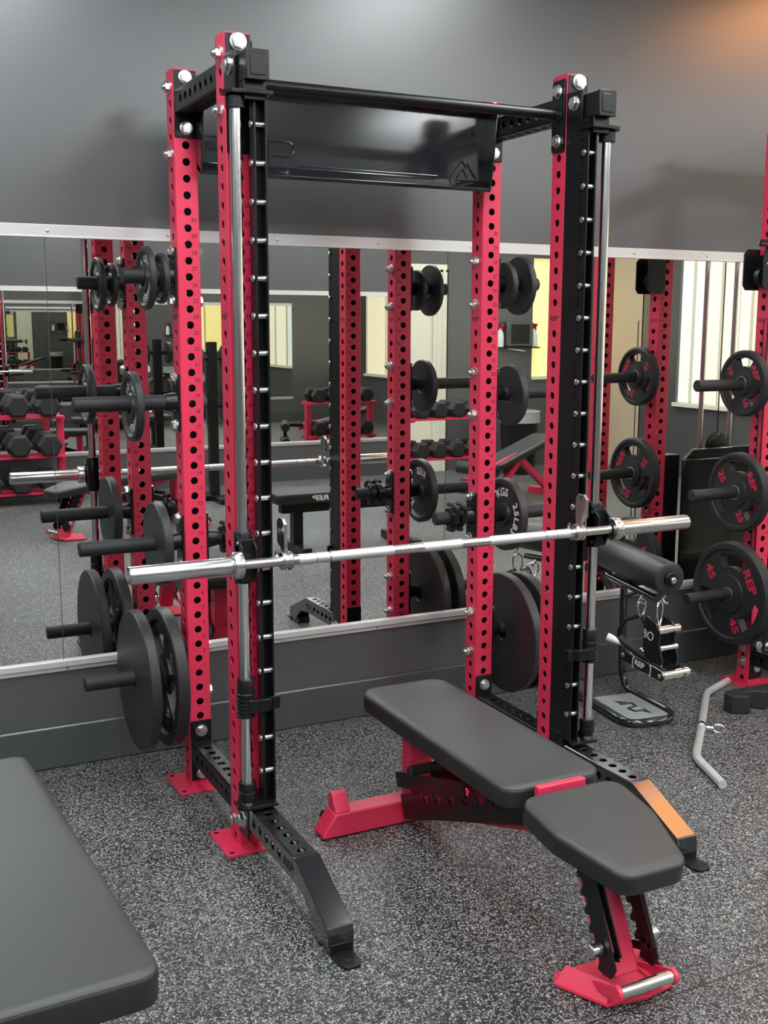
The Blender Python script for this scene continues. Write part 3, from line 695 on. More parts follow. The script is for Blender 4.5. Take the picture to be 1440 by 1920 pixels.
# ---------------------------------------------------------------- benches
def rrect(pts, rad, n=6):
    """round the corners of a polygon; pts ccw, rad per corner"""
    out = []; N = len(pts)
    for i in range(N):
        p = Vector((*pts[i], 0)); a = Vector((*pts[i-1], 0)); b = Vector((*pts[(i+1) % N], 0)); r_ = rad[i] if isinstance(rad, (list, tuple)) else rad
        da = (a-p).normalized(); db = (b-p).normalized(); ang = da.angle(db); t_ = r_/math.tan(ang/2)
        p0 = p+da*t_; p1 = p+db*t_; c = p+(da+db).normalized()*(r_/math.sin(ang/2))
        v0 = p0-c; v1 = p1-c; th = v0.angle(v1); cr = 1 if v0.cross(v1).z > 0 else -1
        for k in range(n+1):
            q = Matrix.Rotation(cr*th*k/n, 3, 'Z') @ v0; out.append((c.x+q.x, c.y+q.y))
    return out
def inset(pts, d):
    N = len(pts); out = []
    for i in range(N):
        p = Vector(pts[i]); a = Vector(pts[i-1]); b = Vector(pts[(i+1) % N])
        e1 = (p-a); e2 = (b-p)
        n1 = Vector((-e1.y, e1.x)).normalized() if e1.length > 1e-9 else None; n2 = Vector((-e2.y, e2.x)).normalized() if e2.length > 1e-9 else n1
        n1 = n1 or n2; nn = (n1+n2).normalized(); out.append((p.x+nn.x*d, p.y+nn.y*d))
    return out
def pad(name, pts, rad, th, parent, top='vinyl', side='vinylside', M=None, seam=True):
    """upholstered pad, top surface at local z=0"""
    base = rrect(pts, rad); N = len(base); o = MB()
    rings = []
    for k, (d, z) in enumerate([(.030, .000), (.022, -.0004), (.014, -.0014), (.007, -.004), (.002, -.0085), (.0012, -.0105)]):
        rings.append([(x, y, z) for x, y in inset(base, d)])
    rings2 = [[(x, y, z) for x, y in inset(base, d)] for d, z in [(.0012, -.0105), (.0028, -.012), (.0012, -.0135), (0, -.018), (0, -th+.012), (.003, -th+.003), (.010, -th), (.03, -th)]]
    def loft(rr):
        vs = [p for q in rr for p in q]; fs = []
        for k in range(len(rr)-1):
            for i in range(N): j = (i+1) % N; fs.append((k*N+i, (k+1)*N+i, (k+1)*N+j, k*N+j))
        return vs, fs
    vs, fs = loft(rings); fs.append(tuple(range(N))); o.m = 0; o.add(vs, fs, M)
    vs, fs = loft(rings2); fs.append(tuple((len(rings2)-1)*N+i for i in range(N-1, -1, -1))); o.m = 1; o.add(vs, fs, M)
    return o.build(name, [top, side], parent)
ab = thing('adjustable_bench', 'red adjustable bench with charcoal pads, angled through the rack', 'weight bench', (0, 0, 0))
ZT = .44; BX = .522
pad('back_pad', [(BX-.152, -.885), (BX+.152, -.885), (BX+.152, -.015), (BX-.152, -.015)], [.05, .05, .06, .06], .062, ab, M=Matrix.Translation((0, 0, ZT)))
a = math.atan2(.058, .35)
Ms = Matrix.Translation((BX+.006, -.925, ZT-.004)) @ Matrix.Rotation(a, 4, 'X')
pad('seat_pad', [(-.092, -.36), (.086, -.36), (.148, -.16), (.152, 0), (-.152, 0), (-.150, -.16)], [.045, .045, .12, .05, .05, .12], .062, ab, M=Ms)
o = MB()
Mb = Matrix.Translation((BX, 0, 0))
o.box((-.16, -.055, .006), (.16, -.018, .07), Mb @ Matrix.Translation((0, -.035, 0)))
o.v = []; o.f = []; o.mi = []
# rear stabiliser with sloped ends
Mx = Matrix(((1, 0, 0, BX), (0, 0, 1, -.115), (0, 1, 0, 0), (0, 0, 0, 1)))
o.prism([(-.315, .004), (.315, .004), (.315, .016), (.270, .078), (-.270, .078), (-.315, .016)][::-1], 0, .075, Mx)
o.build('rear_stabiliser', 'red', ab, bevel=.004)
for s in (-1, 1):
    o = MB(); Mx = Matrix(((0, 0, 1, BX+s*.245-.024), (1, 0, 0, 0), (0, 1, 0, 0), (0, 0, 0, 1)))
    o.prism([(-.108, .078), (-.050, .078), (-.045, .105), (-.048, .125), (-.060, .135), (-.078, .130), (-.102, .086)], 0, .05, Mx)
    o.build('wheel_bracket', 'red', ab, bevel=.003)
    MB().cyl((BX+s*.245-.034, -.030, .030), (BX+s*.245+.034, -.030, .030), .030, 24, ch=.003).build('transport_wheel', 'rubber', ab)
# rear upright post
o = MB(); o.box((BX-.038, -.165, .03), (BX+.038, -.105, .372)); o.build('rear_post', 'red', ab, bevel=.004)
# spine tube climbing from the rear post to the seat hinge
def beam(o, a, b, wx, hz):
    a = Vector(a); b = Vector(b); d_ = b-a; L = d_.length; Mx = frame(a, d_, (1, 0, 0)); o.box((-wx/2, -hz/2, 0), (wx/2, hz/2, L), Mx)
o = MB(); beam(o, (BX, -.13, .075), (BX, -1.00, .365), .06, .06); o.build('spine', 'red', ab, bevel=.004)
o = MB(); beam(o, (BX, -.26, .36), (BX, -.62, .24), .045, .05); o.build('support_arm', 'red', ab, bevel=.004)
o = MB(); o.box((BX-.06, -.84, ZT-.085), (BX+.06, -.12, ZT-.062)); o.box((BX-.12, -.80, ZT-.075), (BX+.12, -.76, ZT-.062)); o.box((BX-.12, -.22, ZT-.075), (BX+.12, -.18, ZT-.062)); o.build('pad_carrier', 'red', ab, bevel=.003)
# notched ladder plates each side
def ladder(o, x, t_, A, B, hh, n, skip=0):
    """toothed plate from A to B (y,z), height hh"""
    A = Vector((A[0], A[1])); B = Vector((B[0], B[1])); d_ = (B-A); L = d_.length; e = d_/L; nn = Vector((-e.y, e.x)); 
    if nn.y < 0: nn = -nn
    pts = [A, B, B+nn*hh]
    st = L*.8/n
    q = L*.95
    for i in range(n):
        for (dx, dz) in ((0, 1), (.28, .62), (.62, .62), (.72, 1)):
            pts.append(A+e*(q-st*dx)+nn*(hh*dz))
        q -= st
    pts.append(A+nn*hh)
    pp = [(v.x, v.y) for v in pts]
    ar = sum(pp[i-1][0]*pp[i][1]-pp[i][0]*pp[i-1][1] for i in range(len(pp)))
    if ar < 0: pp = pp[::-1]
    o.prism(pp, 0, t_, Matrix(((0, 0, 1, x), (1, 0, 0, 0), (0, 1, 0, 0), (0, 0, 0, 1))))
for s in (-1, 1):
    o = MB(); ladder(o, BX+s*.048-.003, .006, (-.15, .035), (-.85, .308), .078, 7)
    lp = o.build('ladder_plate', 'black', ab, bevel=.0008)
    if s < 0:
        o = MB(); put_text(o, 'REP', (BX-.052, -.60, .247), (0, -.932, .363), (0, .363, .932), .026, off=.03, sx=1.3, shear=.25); o.build('logo_mark', 'mark', lp)
    o = MB(); beam(o, (BX+s*.052, -.10, .150), (BX+s*.052, -.52, .275), .006, .05); o.build('guide_plate', 'black', ab, bevel=.001)
MB().cyl((BX-.115, -.30, .262), (BX+.115, -.30, .262), .016, 18, ch=.003).build('adjust_handle', 'rubber', ab)
# seat hinge bracket strip between the pads
o = MB(); o.box((BX-.075, -.915, ZT-.03), (BX+.07, -.895, ZT+.001)); o.build('hinge_strip', 'red', ab, bevel=.003)
o = MB(); o.box((BX-.04, -1.03, .33), (BX+.04, -.86, ZT-.05)); o.build('hinge_block', 'red', ab, bevel=.003)
# front leg
FX = .535
o = MB(); beam(o, (FX-.005, -1.005, .345), (FX, -1.150, .045), .072, .055); o.build('front_leg', 'red', ab, bevel=.004)
for s in (-1, 1):
    o = MB(); A = Vector((-1.052, .345)); B = Vector((-1.175, .085)); e = (B-A).normalized(); nn = Vector((e.y, -e.x))
    pts = []
    for i in range(6):
        c = A+e*(.02+i*.043)
        pts += [c+nn*-.034, c+e*.012+nn*-.034, c+e*.014+nn*-.018, c+e*.030+nn*-.018]
    ring = [A+nn*-.034]+pts+[B+nn*-.034, B+e*.02+nn*.01, B+nn*.038, A+nn*.038]
    pp = [(v.x, v.y) for v in ring]; ar = sum(pp[i-1][0]*pp[i][1]-pp[i][0]*pp[i-1][1] for i in range(len(pp)))
    if ar < 0: pp = pp[::-1]
    o.prism(pp, 0, .006, Matrix(((0, 0, 1, FX+s*.062-.003), (1, 0, 0, 0), (0, 1, 0, 0), (0, 0, 0, 1))))
    o.build('seat_ladder_plate', 'black', ab, bevel=.0008)
    o = MB(); beam(o, (FX+s*.048, -1.09, .335), (FX+s*.048, -1.20, .125), .005, .022); beam(o, (FX+s*.048, -1.20, .125), (FX+s*.048, -1.13, .10), .005, .02); o.build('seat_strut', 'black', ab, bevel=.001)
    MB().cyl((FX+s*.066, -1.155, .130), (FX+s*.098, -1.155, .130), .016, 20, ch=.002).build('steel_roller', 'steel', ab)
o = MB(); Mx = Matrix.Translation((FX+.01, -1.12, 0))
fp = [(-.142, .045), (-.142, .066), (-.04, .092), (.10, .105), (.135, .10), (.160, .06), (.122, -.05), (.108, -.078), (.0, -.088), (-.068, -.082)]
fp = [(-.145, .050), (-.085, -.078), (.02, -.092), (.108, -.080), (.125, -.055), (.155, .062), (.125, .092), (-.122, .085)]
o.prism(fp, .004, .012, Mx)
# folded side wings
o.add([(-.145, .05, .012), (-.085, -.078, .012), (-.062, -.060, .052), (-.112, .052, .052)], [(0, 1, 2, 3), (3, 2, 1, 0)], Mx)
o.add([(.125, -.055, .012), (.155, .062, .012), (.115, .060, .055), (.095, -.040, .055)], [(0, 1, 2, 3), (3, 2, 1, 0)], Mx)
fo = o.build('front_foot_plate', 'red', ab, bevel=.0015, smooth=False)
for xx in (-.075, .088):
    o = MB(); o.prism([(-1.06, .010), (-1.232, .040), (-1.246, .052), (-1.246, .066), (-1.232, .076), (-1.215, .072), (-1.12, .035)], FX+xx-.003, FX+xx+.003, Matrix(((0, 0, 1, 0), (1, 0, 0, 0), (0, 1, 0, 0), (0, 0, 0, 1))))
    o.cyl((FX+xx-.006, -1.232, .060), (FX+xx+.006, -1.232, .060), .019, 20)
    o.build('handle_tab', 'red', fo, bevel=.001)
MB().cyl((FX-.068, -1.232, .060), (FX+.081, -1.232, .060), .0155, 24).build('foot_handle', 'steel', fo)
b2 = copy_tree(ab); th = -1.95
q = Matrix.Rotation(th, 3, 'Z') @ V(FX, -1.12, 0); b2.location = (.47-q.x, -3.55-q.y, 0); b2.rotation_euler = (0, 0, th)
b2['label'] = 'second red adjustable bench, its foot reflected low between the left pegs of the rack'
# flat bench cut by the left edge
fb = thing('flat_bench', 'black flat bench with a wide charcoal pad, cut by the lower left edge', 'weight bench', (-.655, -.72, 0), .045)
def flat_bench_geo(t, L=1.17, Wd=.37, z=.44, foot='black'):
    pad('bench_pad', [(-Wd/2, -L/2), (Wd/2, -L/2), (Wd/2, L/2), (-Wd/2, L/2)], .045, .075, t, M=Matrix.Translation((0, 0, z)))
    o = MB(); o.box((-.038, -L/2+.08, z-.155), (.038, L/2-.08, z-.08)); o.box((-.12, -L/2+.10, z-.086), (.12, -L/2+.16, z-.074)); o.box((-.12, L/2-.16, z-.086), (.12, L/2-.10, z-.074)); o.build('bench_spine', 'black', t, bevel=.004)
    for s in (-1, 1):
        o = MB(); o.box((-.038, s*(L/2-.20)-.035, .045), (.038, s*(L/2-.20)+.035, z-.15)); o.build('bench_leg', 'black', t, bevel=.003)
        w_ = .26 if s < 0 else .04
        o = MB(); o.box((-w_, s*(L/2-.20)-.035, .004), (w_, s*(L/2-.20)+.035, .06)) if s < 0 else o.box((-.2, s*(L/2-.20)-.035, .004), (.2, s*(L/2-.20)+.035, .06))
        o.build('bench_foot', 'black', t, bevel=.004)
flat_bench_geo(fb)
fb.location = (-.816, -.70, 0); fb.rotation_euler = (0, 0, .048)
# bench with white logo, seen only in the mirror
rb = thing('logo_bench', 'black flat bench with a white logo on its side, seen in the mirror', 'weight bench', (2.22, -2.36, 0), PI/2)
flat_bench_geo(rb, 1.22, .30, .44)
o = MB(); put_text(o, 'REP', (.151, .29, .400), (0, 1, 0), (0, 0, 1), .034, off=.04, sx=1.5, shear=.15, lift=.001); o.build('logo', 'white', rb)
# ---------------------------------------------------------------- cable machine at the right edge
CX = 2.55; CY = .495
cm = thing('cable_machine', 'red and black cable machine cut by the right edge, plates on its pegs', 'cable machine', (0, 0, 0))
upright(cm, CX, CY); upright(cm, CX, .05)
o = MB(); o.box((CX+U+.002, CY-U-.004, .10), (CX+U+.09, CY+U, .95)); o.build('side_channel', 'black', cm, bevel=.002)
crossmember(cm, CX, 5*I, .05+U, CY-U, (1*I, 9.2*I)); crossmember(cm, CX, 89*I, .05+U, CY-U, (85*I, TOPZ-.004))
# weight stack shroud and guide rods
o = MB(); o.box((2.66, .57, .03), (3.18, .585, .93)); o.prism([(2.66, .93), (3.18, .93), (3.12, .98), (2.72, .98)], -.585, -.57, Matrix(((1, 0, 0, 0), (0, 0, -1, 0), (0, 1, 0, 0), (0, 0, 0, 1)))); o.build('stack_shroud', 'gloss', cm, bevel=.004)
for x in (2.83, 3.02): MB().cyl((x, .50, .10), (x, .50, 2.25), .0125, 20).build('guide_rod', 'chrome', cm)
for k in range(14): MB().box((2.76, .475, .14+k*.045), (3.09, .55, .181+k*.045)).build('weight_block', 'black', cm, bevel=.003)
o = MB(); o.box((2.55, .40, 2.27), (3.30, .56, 2.34)); o.box((2.74, .44, .02), (3.30, .56, .10)); o.build('stack_frame', 'black', cm, bevel=.003)
o = MB(); o.lathe([(.0, -.02), (.05, -.02), (.062, -.012), (.052, -.004), (.052, .004), (.062, .012), (.05, .02), (0, .02)], 28, frame((2.925, .52, .985), (0, 1, 0))); o.box((2.90, .50, .97), (2.95, .54, 1.0)); o.build('stack_pulley', 'plastic', cm)
o = MB(); o.tube([(2.925, .52, 1.03), (2.925, .52, 2.28)], .003, 6); o.tube([(CX-.06, .44, .2), (CX-.06, .44, 2.0)], .003, 6); o.tube([(CX-.085, .44, .2), (CX-.085, .44, 1.6)], .0025, 6); o.build('cable', 'plastic', cm)
def trolley(parent, x, y, z):
    o = MB(); o.prism([(-.075, -.055), (-.060, -.075), (.015, -.075), (.03, -.06), (.03, .075), (.015, .095), (-.055, .095), (-.075, .075)], y-.055, y-.049, Matrix(((1, 0, 0, x-.035), (0, 0, 1, 0), (0, 1, 0, z), (0, 0, 0, 1))))
    o.prism([(-.075, -.055), (-.060, -.075), (.015, -.075), (.03, -.06), (.03, .075), (.015, .095), (-.055, .095), (-.075, .075)], y+.045, y+.051, Matrix(((1, 0, 0, x-.045), (0, 0, 1, 0), (0, 1, 0, z), (0, 0, 0, 1))))
    o.box((x-.05, y-.05, z-.05), (x-U, y+.05, z+.07)); t_ = o.build('trolley', 'plastic', parent, bevel=.002)
    o = MB(); o.lathe([(0, -.012), (.036, -.012), (.040, -.008), (.030, 0), (.040, .008), (.036, .012), (0, .012)], 28, frame((x-.06, y, z-.02), (0, 1, 0))); o.build('pulley', 'plastic', t_)
    o = MB()
    for dx, dz in ((-.10, .07), (-.06, .06), (-.12, .03), (-.09, -.05)): o.lathe([(.006, 0), (.006, .004), (0, .005)], 10, frame((x+.02+dx*.9, y-.055, z+dz), (0, -1, 0)))
    o.build('trolley_bolt', 'zinc', t_)
    o = MB(); o.tube([(x-.045, y-.07, z+.125), (x-.145, y-.07, z+.12), (x-.15, y-.07, z+.105), (x-.05, y-.07, z+.10)], .007, 8); o.build('trolley_handle', 'gloss', t_)
trolley(cm, CX, CY-.005, 1.80)
o = MB(); xr = CX-.047-.05; o.cyl((xr+.03, -.09, .24), (xr+.03, -.09, 2.155), .0155, 24); o.build('guide_rod', 'chrome', cm)
o = MB(); o.box((xr+.005, -.12, .78), (xr+.06, -.05, .95)); o.build('carriage', 'black', cm, bevel=.003)
for z in (.42, .868, 1.33):
    peg(cm, CX-U, CY, z, -1, .345, plate=False); 
for z in (.10, .165, .42+.1): bolt(cm, (CX-U, CY, z), (-1, 0, 0)); bolt(cm, (CX+U+.03, CY-U-.004, z), (0, -1, 0))
for z in (3, 7): bolt(cm, (CX, CY-U, z*I), (0, -1, 0), s=1.2)
def rubber_plate(R, th, lab, num, label, loc):
    t = thing('rubber_grip_plate', label, 'weight plate', loc, 0)
    o = MB(); h = th/2; n = 72; M_ = frame((0, 0, 0), (-1, 0, 0), (0, 0, 1))
    # rim and hub rings, with the face web broken by three grip openings
    o.lathe([(R*.84, h*.55), (R*.87, h*.9), (R-.008, h*.9), (R, h*.55), (R, -h*.55), (R-.008, -h*.9), (R*.87, -h*.9), (R*.84, -h*.55), (R*.84, h*.55)], n, M_, cap=False)
    o.lathe([(.030, h), (R*.36, h*.92), (R*.38, h*.6), (R*.38, -h*.6), (R*.36, -h*.92), (.030, -h), (.030, h)], n, M_, cap=False)
    r0, r1, r2, r3 = R*.37, R*.52, R*.78, R*.85
    def sector(a0, a1, ra, rb, zz, rc=None, rd=None):
        k = max(2, int((a1-a0)/(PI/24))); vs = []; fs = []
        for i in range(k+1):
            a_ = a0+(a1-a0)*i/k
            for rr, z_ in ((ra, zz), (rb, zz), (rb, -zz), (ra, -zz)): vs.append((rr*math.cos(a_), rr*math.sin(a_), z_))
        for i in range(k):
            for q in range(4): fs.append((i*4+q, i*4+(q+1) % 4, (i+1)*4+(q+1) % 4, (i+1)*4+q))
        fs += [(0, 3, 2, 1), (k*4, k*4+1, k*4+2, k*4+3)]; o.add(vs, fs, M_)
    sector(0, 2*PI, r0, r1, h*.62); sector(0, 2*PI, r2, r3, h*.62)
    for k in range(3):
        c_ = k*2*PI/3-.06; g = .46
        sector(c_+g, c_+2*PI/3-g, r1, r2, h*.62)
    o.build('rubber_disc', 'rubber', t)
    o = MB(); o.lathe([(.0262, h+.002), (.030, h+.002), (.0315, h-.002), (.0315, -h), (.0262, -h), (.0262, h+.002)], 32, M_, cap=False); o.build('steel_hub', 'zinc', t)
    o = MB(); a = 1.0
    for k, (s_, a0) in enumerate(((lab, PI/2-.45), (num, -PI/2+.45), (num, PI-.35))):
        pass
    tx_ = V(0, -1, 0)*math.cos(1.05)-V(0, 0, 1)*math.sin(1.05); ty_ = V(0, 0, 1)*math.cos(1.05)+V(0, -1, 0)*math.sin(1.05)
    for s_, a0 in ((lab, 1.02), (num, -.98), (num, 2.85)):
        up = V(0, 0, 1); rt = V(0, -1, 0); rad = up*math.cos(a0)+rt*math.sin(a0); tan = rt*math.cos(a0)-up*math.sin(a0)
        o = MB(); put_text(o, s_, V(-h*.62, 0, 0)+rad*(R*.62), tx_, ty_, R*.17, lift=.0012, off=.035, sx=1.25)
        o.build('red_lettering', 'redpaint', t)
    return t
rubber_plate(.228, .058, 'REP', '45', 'largest black rubber plate with red 45 lettering, lowest on the cable machine', (CX-U-.085, CY, .420))
rubber_plate(.172, .050, 'REP', '25', 'black rubber plate with red 25 lettering, middle peg of the cable machine', (CX-U-.080, CY, .868))
rubber_plate(.140, .044, 'REP', '10', 'smallest black rubber plate with red 10 lettering, top peg of the cable machine', (CX-U-.080, CY, 1.335))
# black cast foot casting on the floor before the cable machine
o = MB(); o.prism([(0, 0), (.05, -.035), (.075, -.03), (.075, .012), (.12, .02), (.16, -.02), (.30, -.02), (.30, .065), (.02, .065), (0, .045)], 0, .078, Matrix.Translation((2.17, .20, 0)))
tag(o.build('rubber_foot_block', 'rubber', bevel=.004), 'low black notched foot block on the floor below the largest red-lettered plate', 'foot block')
# ---------------------------------------------------------------- attachment stand with roller
ls = thing('roller_stand', 'black tube stand with a grey foot plate and thick black roller', 'attachment stand', (0, 0, 0))
TX = 1.925
def arc(c, r, a0, a1, ax, n=6):
    out = []
    for i in range(n+1):
        a = a0+(a1-a0)*i/n
        if ax == 'xy': out.append((c[0]+r*math.cos(a), c[1]+r*math.sin(a), c[2]))
        if ax == 'yz': out.append((c[0], c[1]+r*math.cos(a), c[2]+r*math.sin(a)))
    return out
path = [(1.93, .62, .47), (1.945, .635, .30), (1.955, .645, .12)]
path += [(1.958, .640, .07), (1.956, .618, .035), (1.950, .58, .018)]
path += [(1.93, .32, .018), (1.915, .27, .018), (1.875, .232, .018), (1.83, .225, .018), (1.735, .240, .018), (1.700, .262, .018), (1.688, .30, .018), (1.69, .34, .018), (1.72, .60, .018), (1.735, .64, .018)]
o = MB(); o.tube(path, .016, 14); o.build('stand_frame', 'gloss', ls)
o = MB(); o.tube([(1.895, .37, .478), (1.90, .42, .482), (1.92, .60, .492), (1.935, .74, .50)], .015, 14); o.tube([(1.93, .62, .43), (1.905, .50, .478)], .009, 8); o.build('top_tube', 'gloss', ls)
o = MB(); o.add([(1.715, .285, .016), (1.90, .265, .016), (1.925, .545, .016), (1.745, .565, .016), (1.715, .285, .024), (1.90, .265, .024), (1.925, .545, .024), (1.745, .565, .024)], [(0,3,2,1),(4,5,6,7),(0,1,5,4),(1,2,6,5),(2,3,7,6),(3,0,4,7)])
fp_ = o.build('foot_plate', 'footplate', ls, bevel=.002)
o = MB(); o.tube([(1.84, .34, .0245), (1.79, .345, .0245), (1.785, .385, .0245), (1.835, .395, .0245), (1.84, .43, .0245), (1.79, .44, .0245)], .006, 4); o.add([(1.84, .30, .0248), (1.81, .345, .0248), (1.85, .36, .0248)], [(0, 1, 2)]); o.add([(1.79, .49, .0248), (1.80, .43, .0248), (1.84, .45, .0248)], [(0, 2, 1)])
o.build('emblem', 'rubber', fp_)
o = MB(); a = V(1.890, .285, .580); b = V(1.955, .77, .592)
o.lathe([(.03, 0), (.058, .001), (.066, .006), (.068, .014), (.068, (b-a).length-.012), (.060, (b-a).length)], 40, frame(a, b-a)); ro = o.build('foam_roller', 'foam', ls)
d_ = (a-b).normalized()
o = MB(); o.lathe([(.030, -.002), (.030, .012), (.026, .016), (.020, .016), (.020, .022)], 28, frame(a, d_)); o.build('roller_end_cap', 'plastic', ro)
o = MB(); o.lathe([(.013, .022), (.013, .028), (.010, .031), (0, .031)], 20, frame(a, d_)); o.build('axle_bolt', 'zinc', ro)
o = MB(); o.box((1.925, .56, .49), (1.94, .60, .53)); o.cyl((1.925, .58, .50), (1.925, .58, .585), .011, 12); o.build('roller_bracket', 'black', ls)
for (hx_, hy, hz) in ((1.893, .455, .47), (1.890, .31, .505)):
    o = MB(); o.tube([(hx_, hy, hz+.005), (hx_-.012, hy, hz-.012), (hx_-.012, hy-.012, hz-.022), (hx_, hy-.016, hz-.026)], .005, 8); o.build('hanging_hook', 'zinc', ls)
# carabiners
def carabiner(p, top, L, wd, label, rz):
    t = thing('carabiner', label, 'carabiner', p, rz)
    pts = []
    for i in range(20):
        a = 2*PI*i/20; wz = L/2*math.sin(a); wx = (wd/2)*(1+.35*math.sin(a))*math.cos(a); pts.append((wx, 0, wz))
    o = MB(); o.tube(pts, .0042, 8, closed=True); o.build('link', 'chrome', t)
    return t
carabiner((1.885, .445, .425), 0, .075, .055, 'round steel carabiner hanging left under the roller stand tube', .3)
carabiner((1.878, .325, .43), 0, .105, .045, 'long slim steel carabiner hanging under the end of the black roller', .4)
# D handle on the left carabiner
dh = thing('d_handle', 'black strap D handle hanging from the round carabiner', 'cable handle', (1.885, .445, .39))
o = MB(); o.tube([(0, 0, .005), (-.045, .045, -.02), (-.060, .065, -.07), (-.06, .07, -.12)], .009, 10); o.tube([(0, 0, .005), (.008, -.02, -.03), (.008, -.02, -.14)], .008, 10); o.build('strap', 'plastic', dh)
o = MB(); o.cyl((-.06, .09, -.095), (.0, -.10, -.185), .017, 20, ch=.003); o.build('handle_grip', 'rubber', dh)
o = MB(); o.cyl((-.095, .10, -.10), (-.02, .03, -.135), .017, 20, .011, ch=.004); o.build('handle_end', 'silverpaint', dh)
# row handle: two black side plates joined by chrome grips
rh = thing('row_handle', 'black close-grip row handle with chrome grips hanging from the long carabiner', 'cable handle', (1.875, .325, .375))
# long lower plate, along y
o = MB(); lo = [(.16, -.175), (.175, -.160), (.172, -.135), (.15, -.13), (-.05, -.150), (-.085, -.155), (-.10, -.175), (-.09, -.198), (-.065, -.20)]
Mx = Matrix(((0, 0, 1, -.05), (1, 0, 0, 0), (0, 1, 0, 0), (0, 0, 0, 1))); o.prism(lo[::-1], 0, .010, Mx)
lp = o.build('side_plate', 'gloss', rh, bevel=.003)
o = MB(); put_text(o, 'REP', (-.051, .045, -.162), (0, -1, -.1), (0, -.1, 1), .022, off=.04, sx=1.2); put_text(o, '[', (-.051, .085, -.158), (0, -1, -.1), (0, -.1, 1), .034); put_text(o, ']', (-.051, -.02, -.166), (0, -1, -.1), (0, -.1, 1), .034); o.build('logo', 'white', lp)
o = MB(); Mx = Matrix(((0, 0, 1, .060), (1, 0, 0, 0), (0, 1, 0, 0), (0, 0, 0, 1))); o.prism(lo[::-1], 0, .010, Mx); o.build('side_plate', 'gloss', rh, bevel=.003)
o = MB()
pl_ = [(-.03, .02), (.03, .045), (.052, .02), (.05, -.10), (.03, -.14), (-.06, -.16), (-.07, -.12), (-.045, -.06), (-.05, -.01)]
o.prism(pl_, 0, .010, Matrix(((0, 0, 1, -.035), (1, 0, 0, 0), (0, 1, 0, 0), (0, 0, 0, 1)))); o.prism(pl_, 0, .010, Matrix(((0, 0, 1, .045), (1, 0, 0, 0), (0, 1, 0, 0), (0, 0, 0, 1))))
up_ = o.build('upper_plate', 'gloss', rh, bevel=.003)
o = MB(); o.lathe([(.014, 0), (.014, .001), (.018, .001), (.018, 0)], 20, frame((-.0355, .005, -.035), (-1, 0, 0)), cap=False); put_text(o, 'REP', (-.0355, .035, -.03), (0, 0, 1), (0, 1, 0), .016, off=.03); o.build('logo', 'white', up_)
for (gy, gz, x0_, x1_, rr) in ((-.03, -.005, -.03, .08, .017), (-.045, -.075, -.03, .06, .012), (-.078, -.177, -.04, .095, .0195), (.155, -.152, -.04, .075, .0185)):
    MB().cyl((x0_, gy, gz), (x1_, gy, gz), rr, 24, ch=.002).build('chrome_grip', 'chrome', rh)
o = MB(); 
for (gy, gz) in ((-.078, -.177), (.155, -.152)): o.lathe([(.009, 0), (.009, .003), (.005, .006), (0, .006)], 14, frame((-.050, gy, gz), (-1, 0, 0)))
o.build('end_screw', 'zinc', rh)
# bent lat bar on the floor
lb = thing('lat_bar', 'bent silver lat pulldown bar lying on the speckled floor', 'cable bar', (0, 0, 0))
lp_ = [(2.435, .500, .017), (2.235, .415, .017), (1.925, .105, .017), (1.690, -.125, .017), (1.600, -.36, .017)]
pts = [lp_[0]]
for i in (1, 3):
    a, b, c = Vector(lp_[i-1]), Vector(lp_[i]), Vector(lp_[i+1]); p0 = b+(a-b).normalized()*.045; p1 = b+(c-b).normalized()*.045
    for k in range(7): q = k/6; pts.append(p0*(1-q)**2+b*2*q*(1-q)+p1*q*q)
    if i == 1: pts.append(Vector(lp_[2]))
pts.append(lp_[4])
MB().tube(pts, .0155, 18).build('bar', 'galv', lb)
o = MB(); c = V(1.925, .105, .017); d_ = V(1, 1, 0).normalized(); o.cyl(c-d_*.012, c+d_*.012, .021, 24); s_ = V(.7, -.7, 0)
o.cyl(c+s_*.018, c+s_*.045, .009, 14); cc = c+s_*.066
o.tube([cc+s_*(.022*math.cos(2*PI*i/16))+V(0, 0, 1)*(.016*math.sin(2*PI*i/16)) for i in range(16)], .005, 8, closed=True); o.build('swivel_ring', 'chrome', lb)
# ---------------------------------------------------------------- dumbbell racks and other equipment seen in the mirrors
def dumbbell(label, loc, grp):
    t = thing('hex_dumbbell', label, 'dumbbell', loc, 0, grp)
    for s in (-1, 1):
        o = MB(); hx = [(.108*math.cos(a*PI/3), .108*math.sin(a*PI/3)) for a in range(6)]; hi = [(.085*math.cos(a*PI/3), .085*math.sin(a*PI/3)) for a in range(6)]
        y0 = s*.07; y1 = s*.20
        vs = [(x, y0, z) for x, z in hi]+[(x, y0+s*.015, z) for x, z in hx]+[(x, y1-s*.015, z) for x, z in hx]+[(x, y1, z) for x, z in hi]
        fs = [(k*6+i, k*6+(i+1) % 6, (k+1)*6+(i+1) % 6, (k+1)*6+i) for k in range(3) for i in range(6)]+[tuple(range(6)), tuple(range(18, 24))]
        if s < 0: pass
        o.add(vs, fs); o.build('hex_head', 'rubber', t, smooth=False)
    MB().cyl((0, -.075, 0), (0, .075, 0), .017, 14).build('dumbbell_handle', 'knurl', t)
    return t
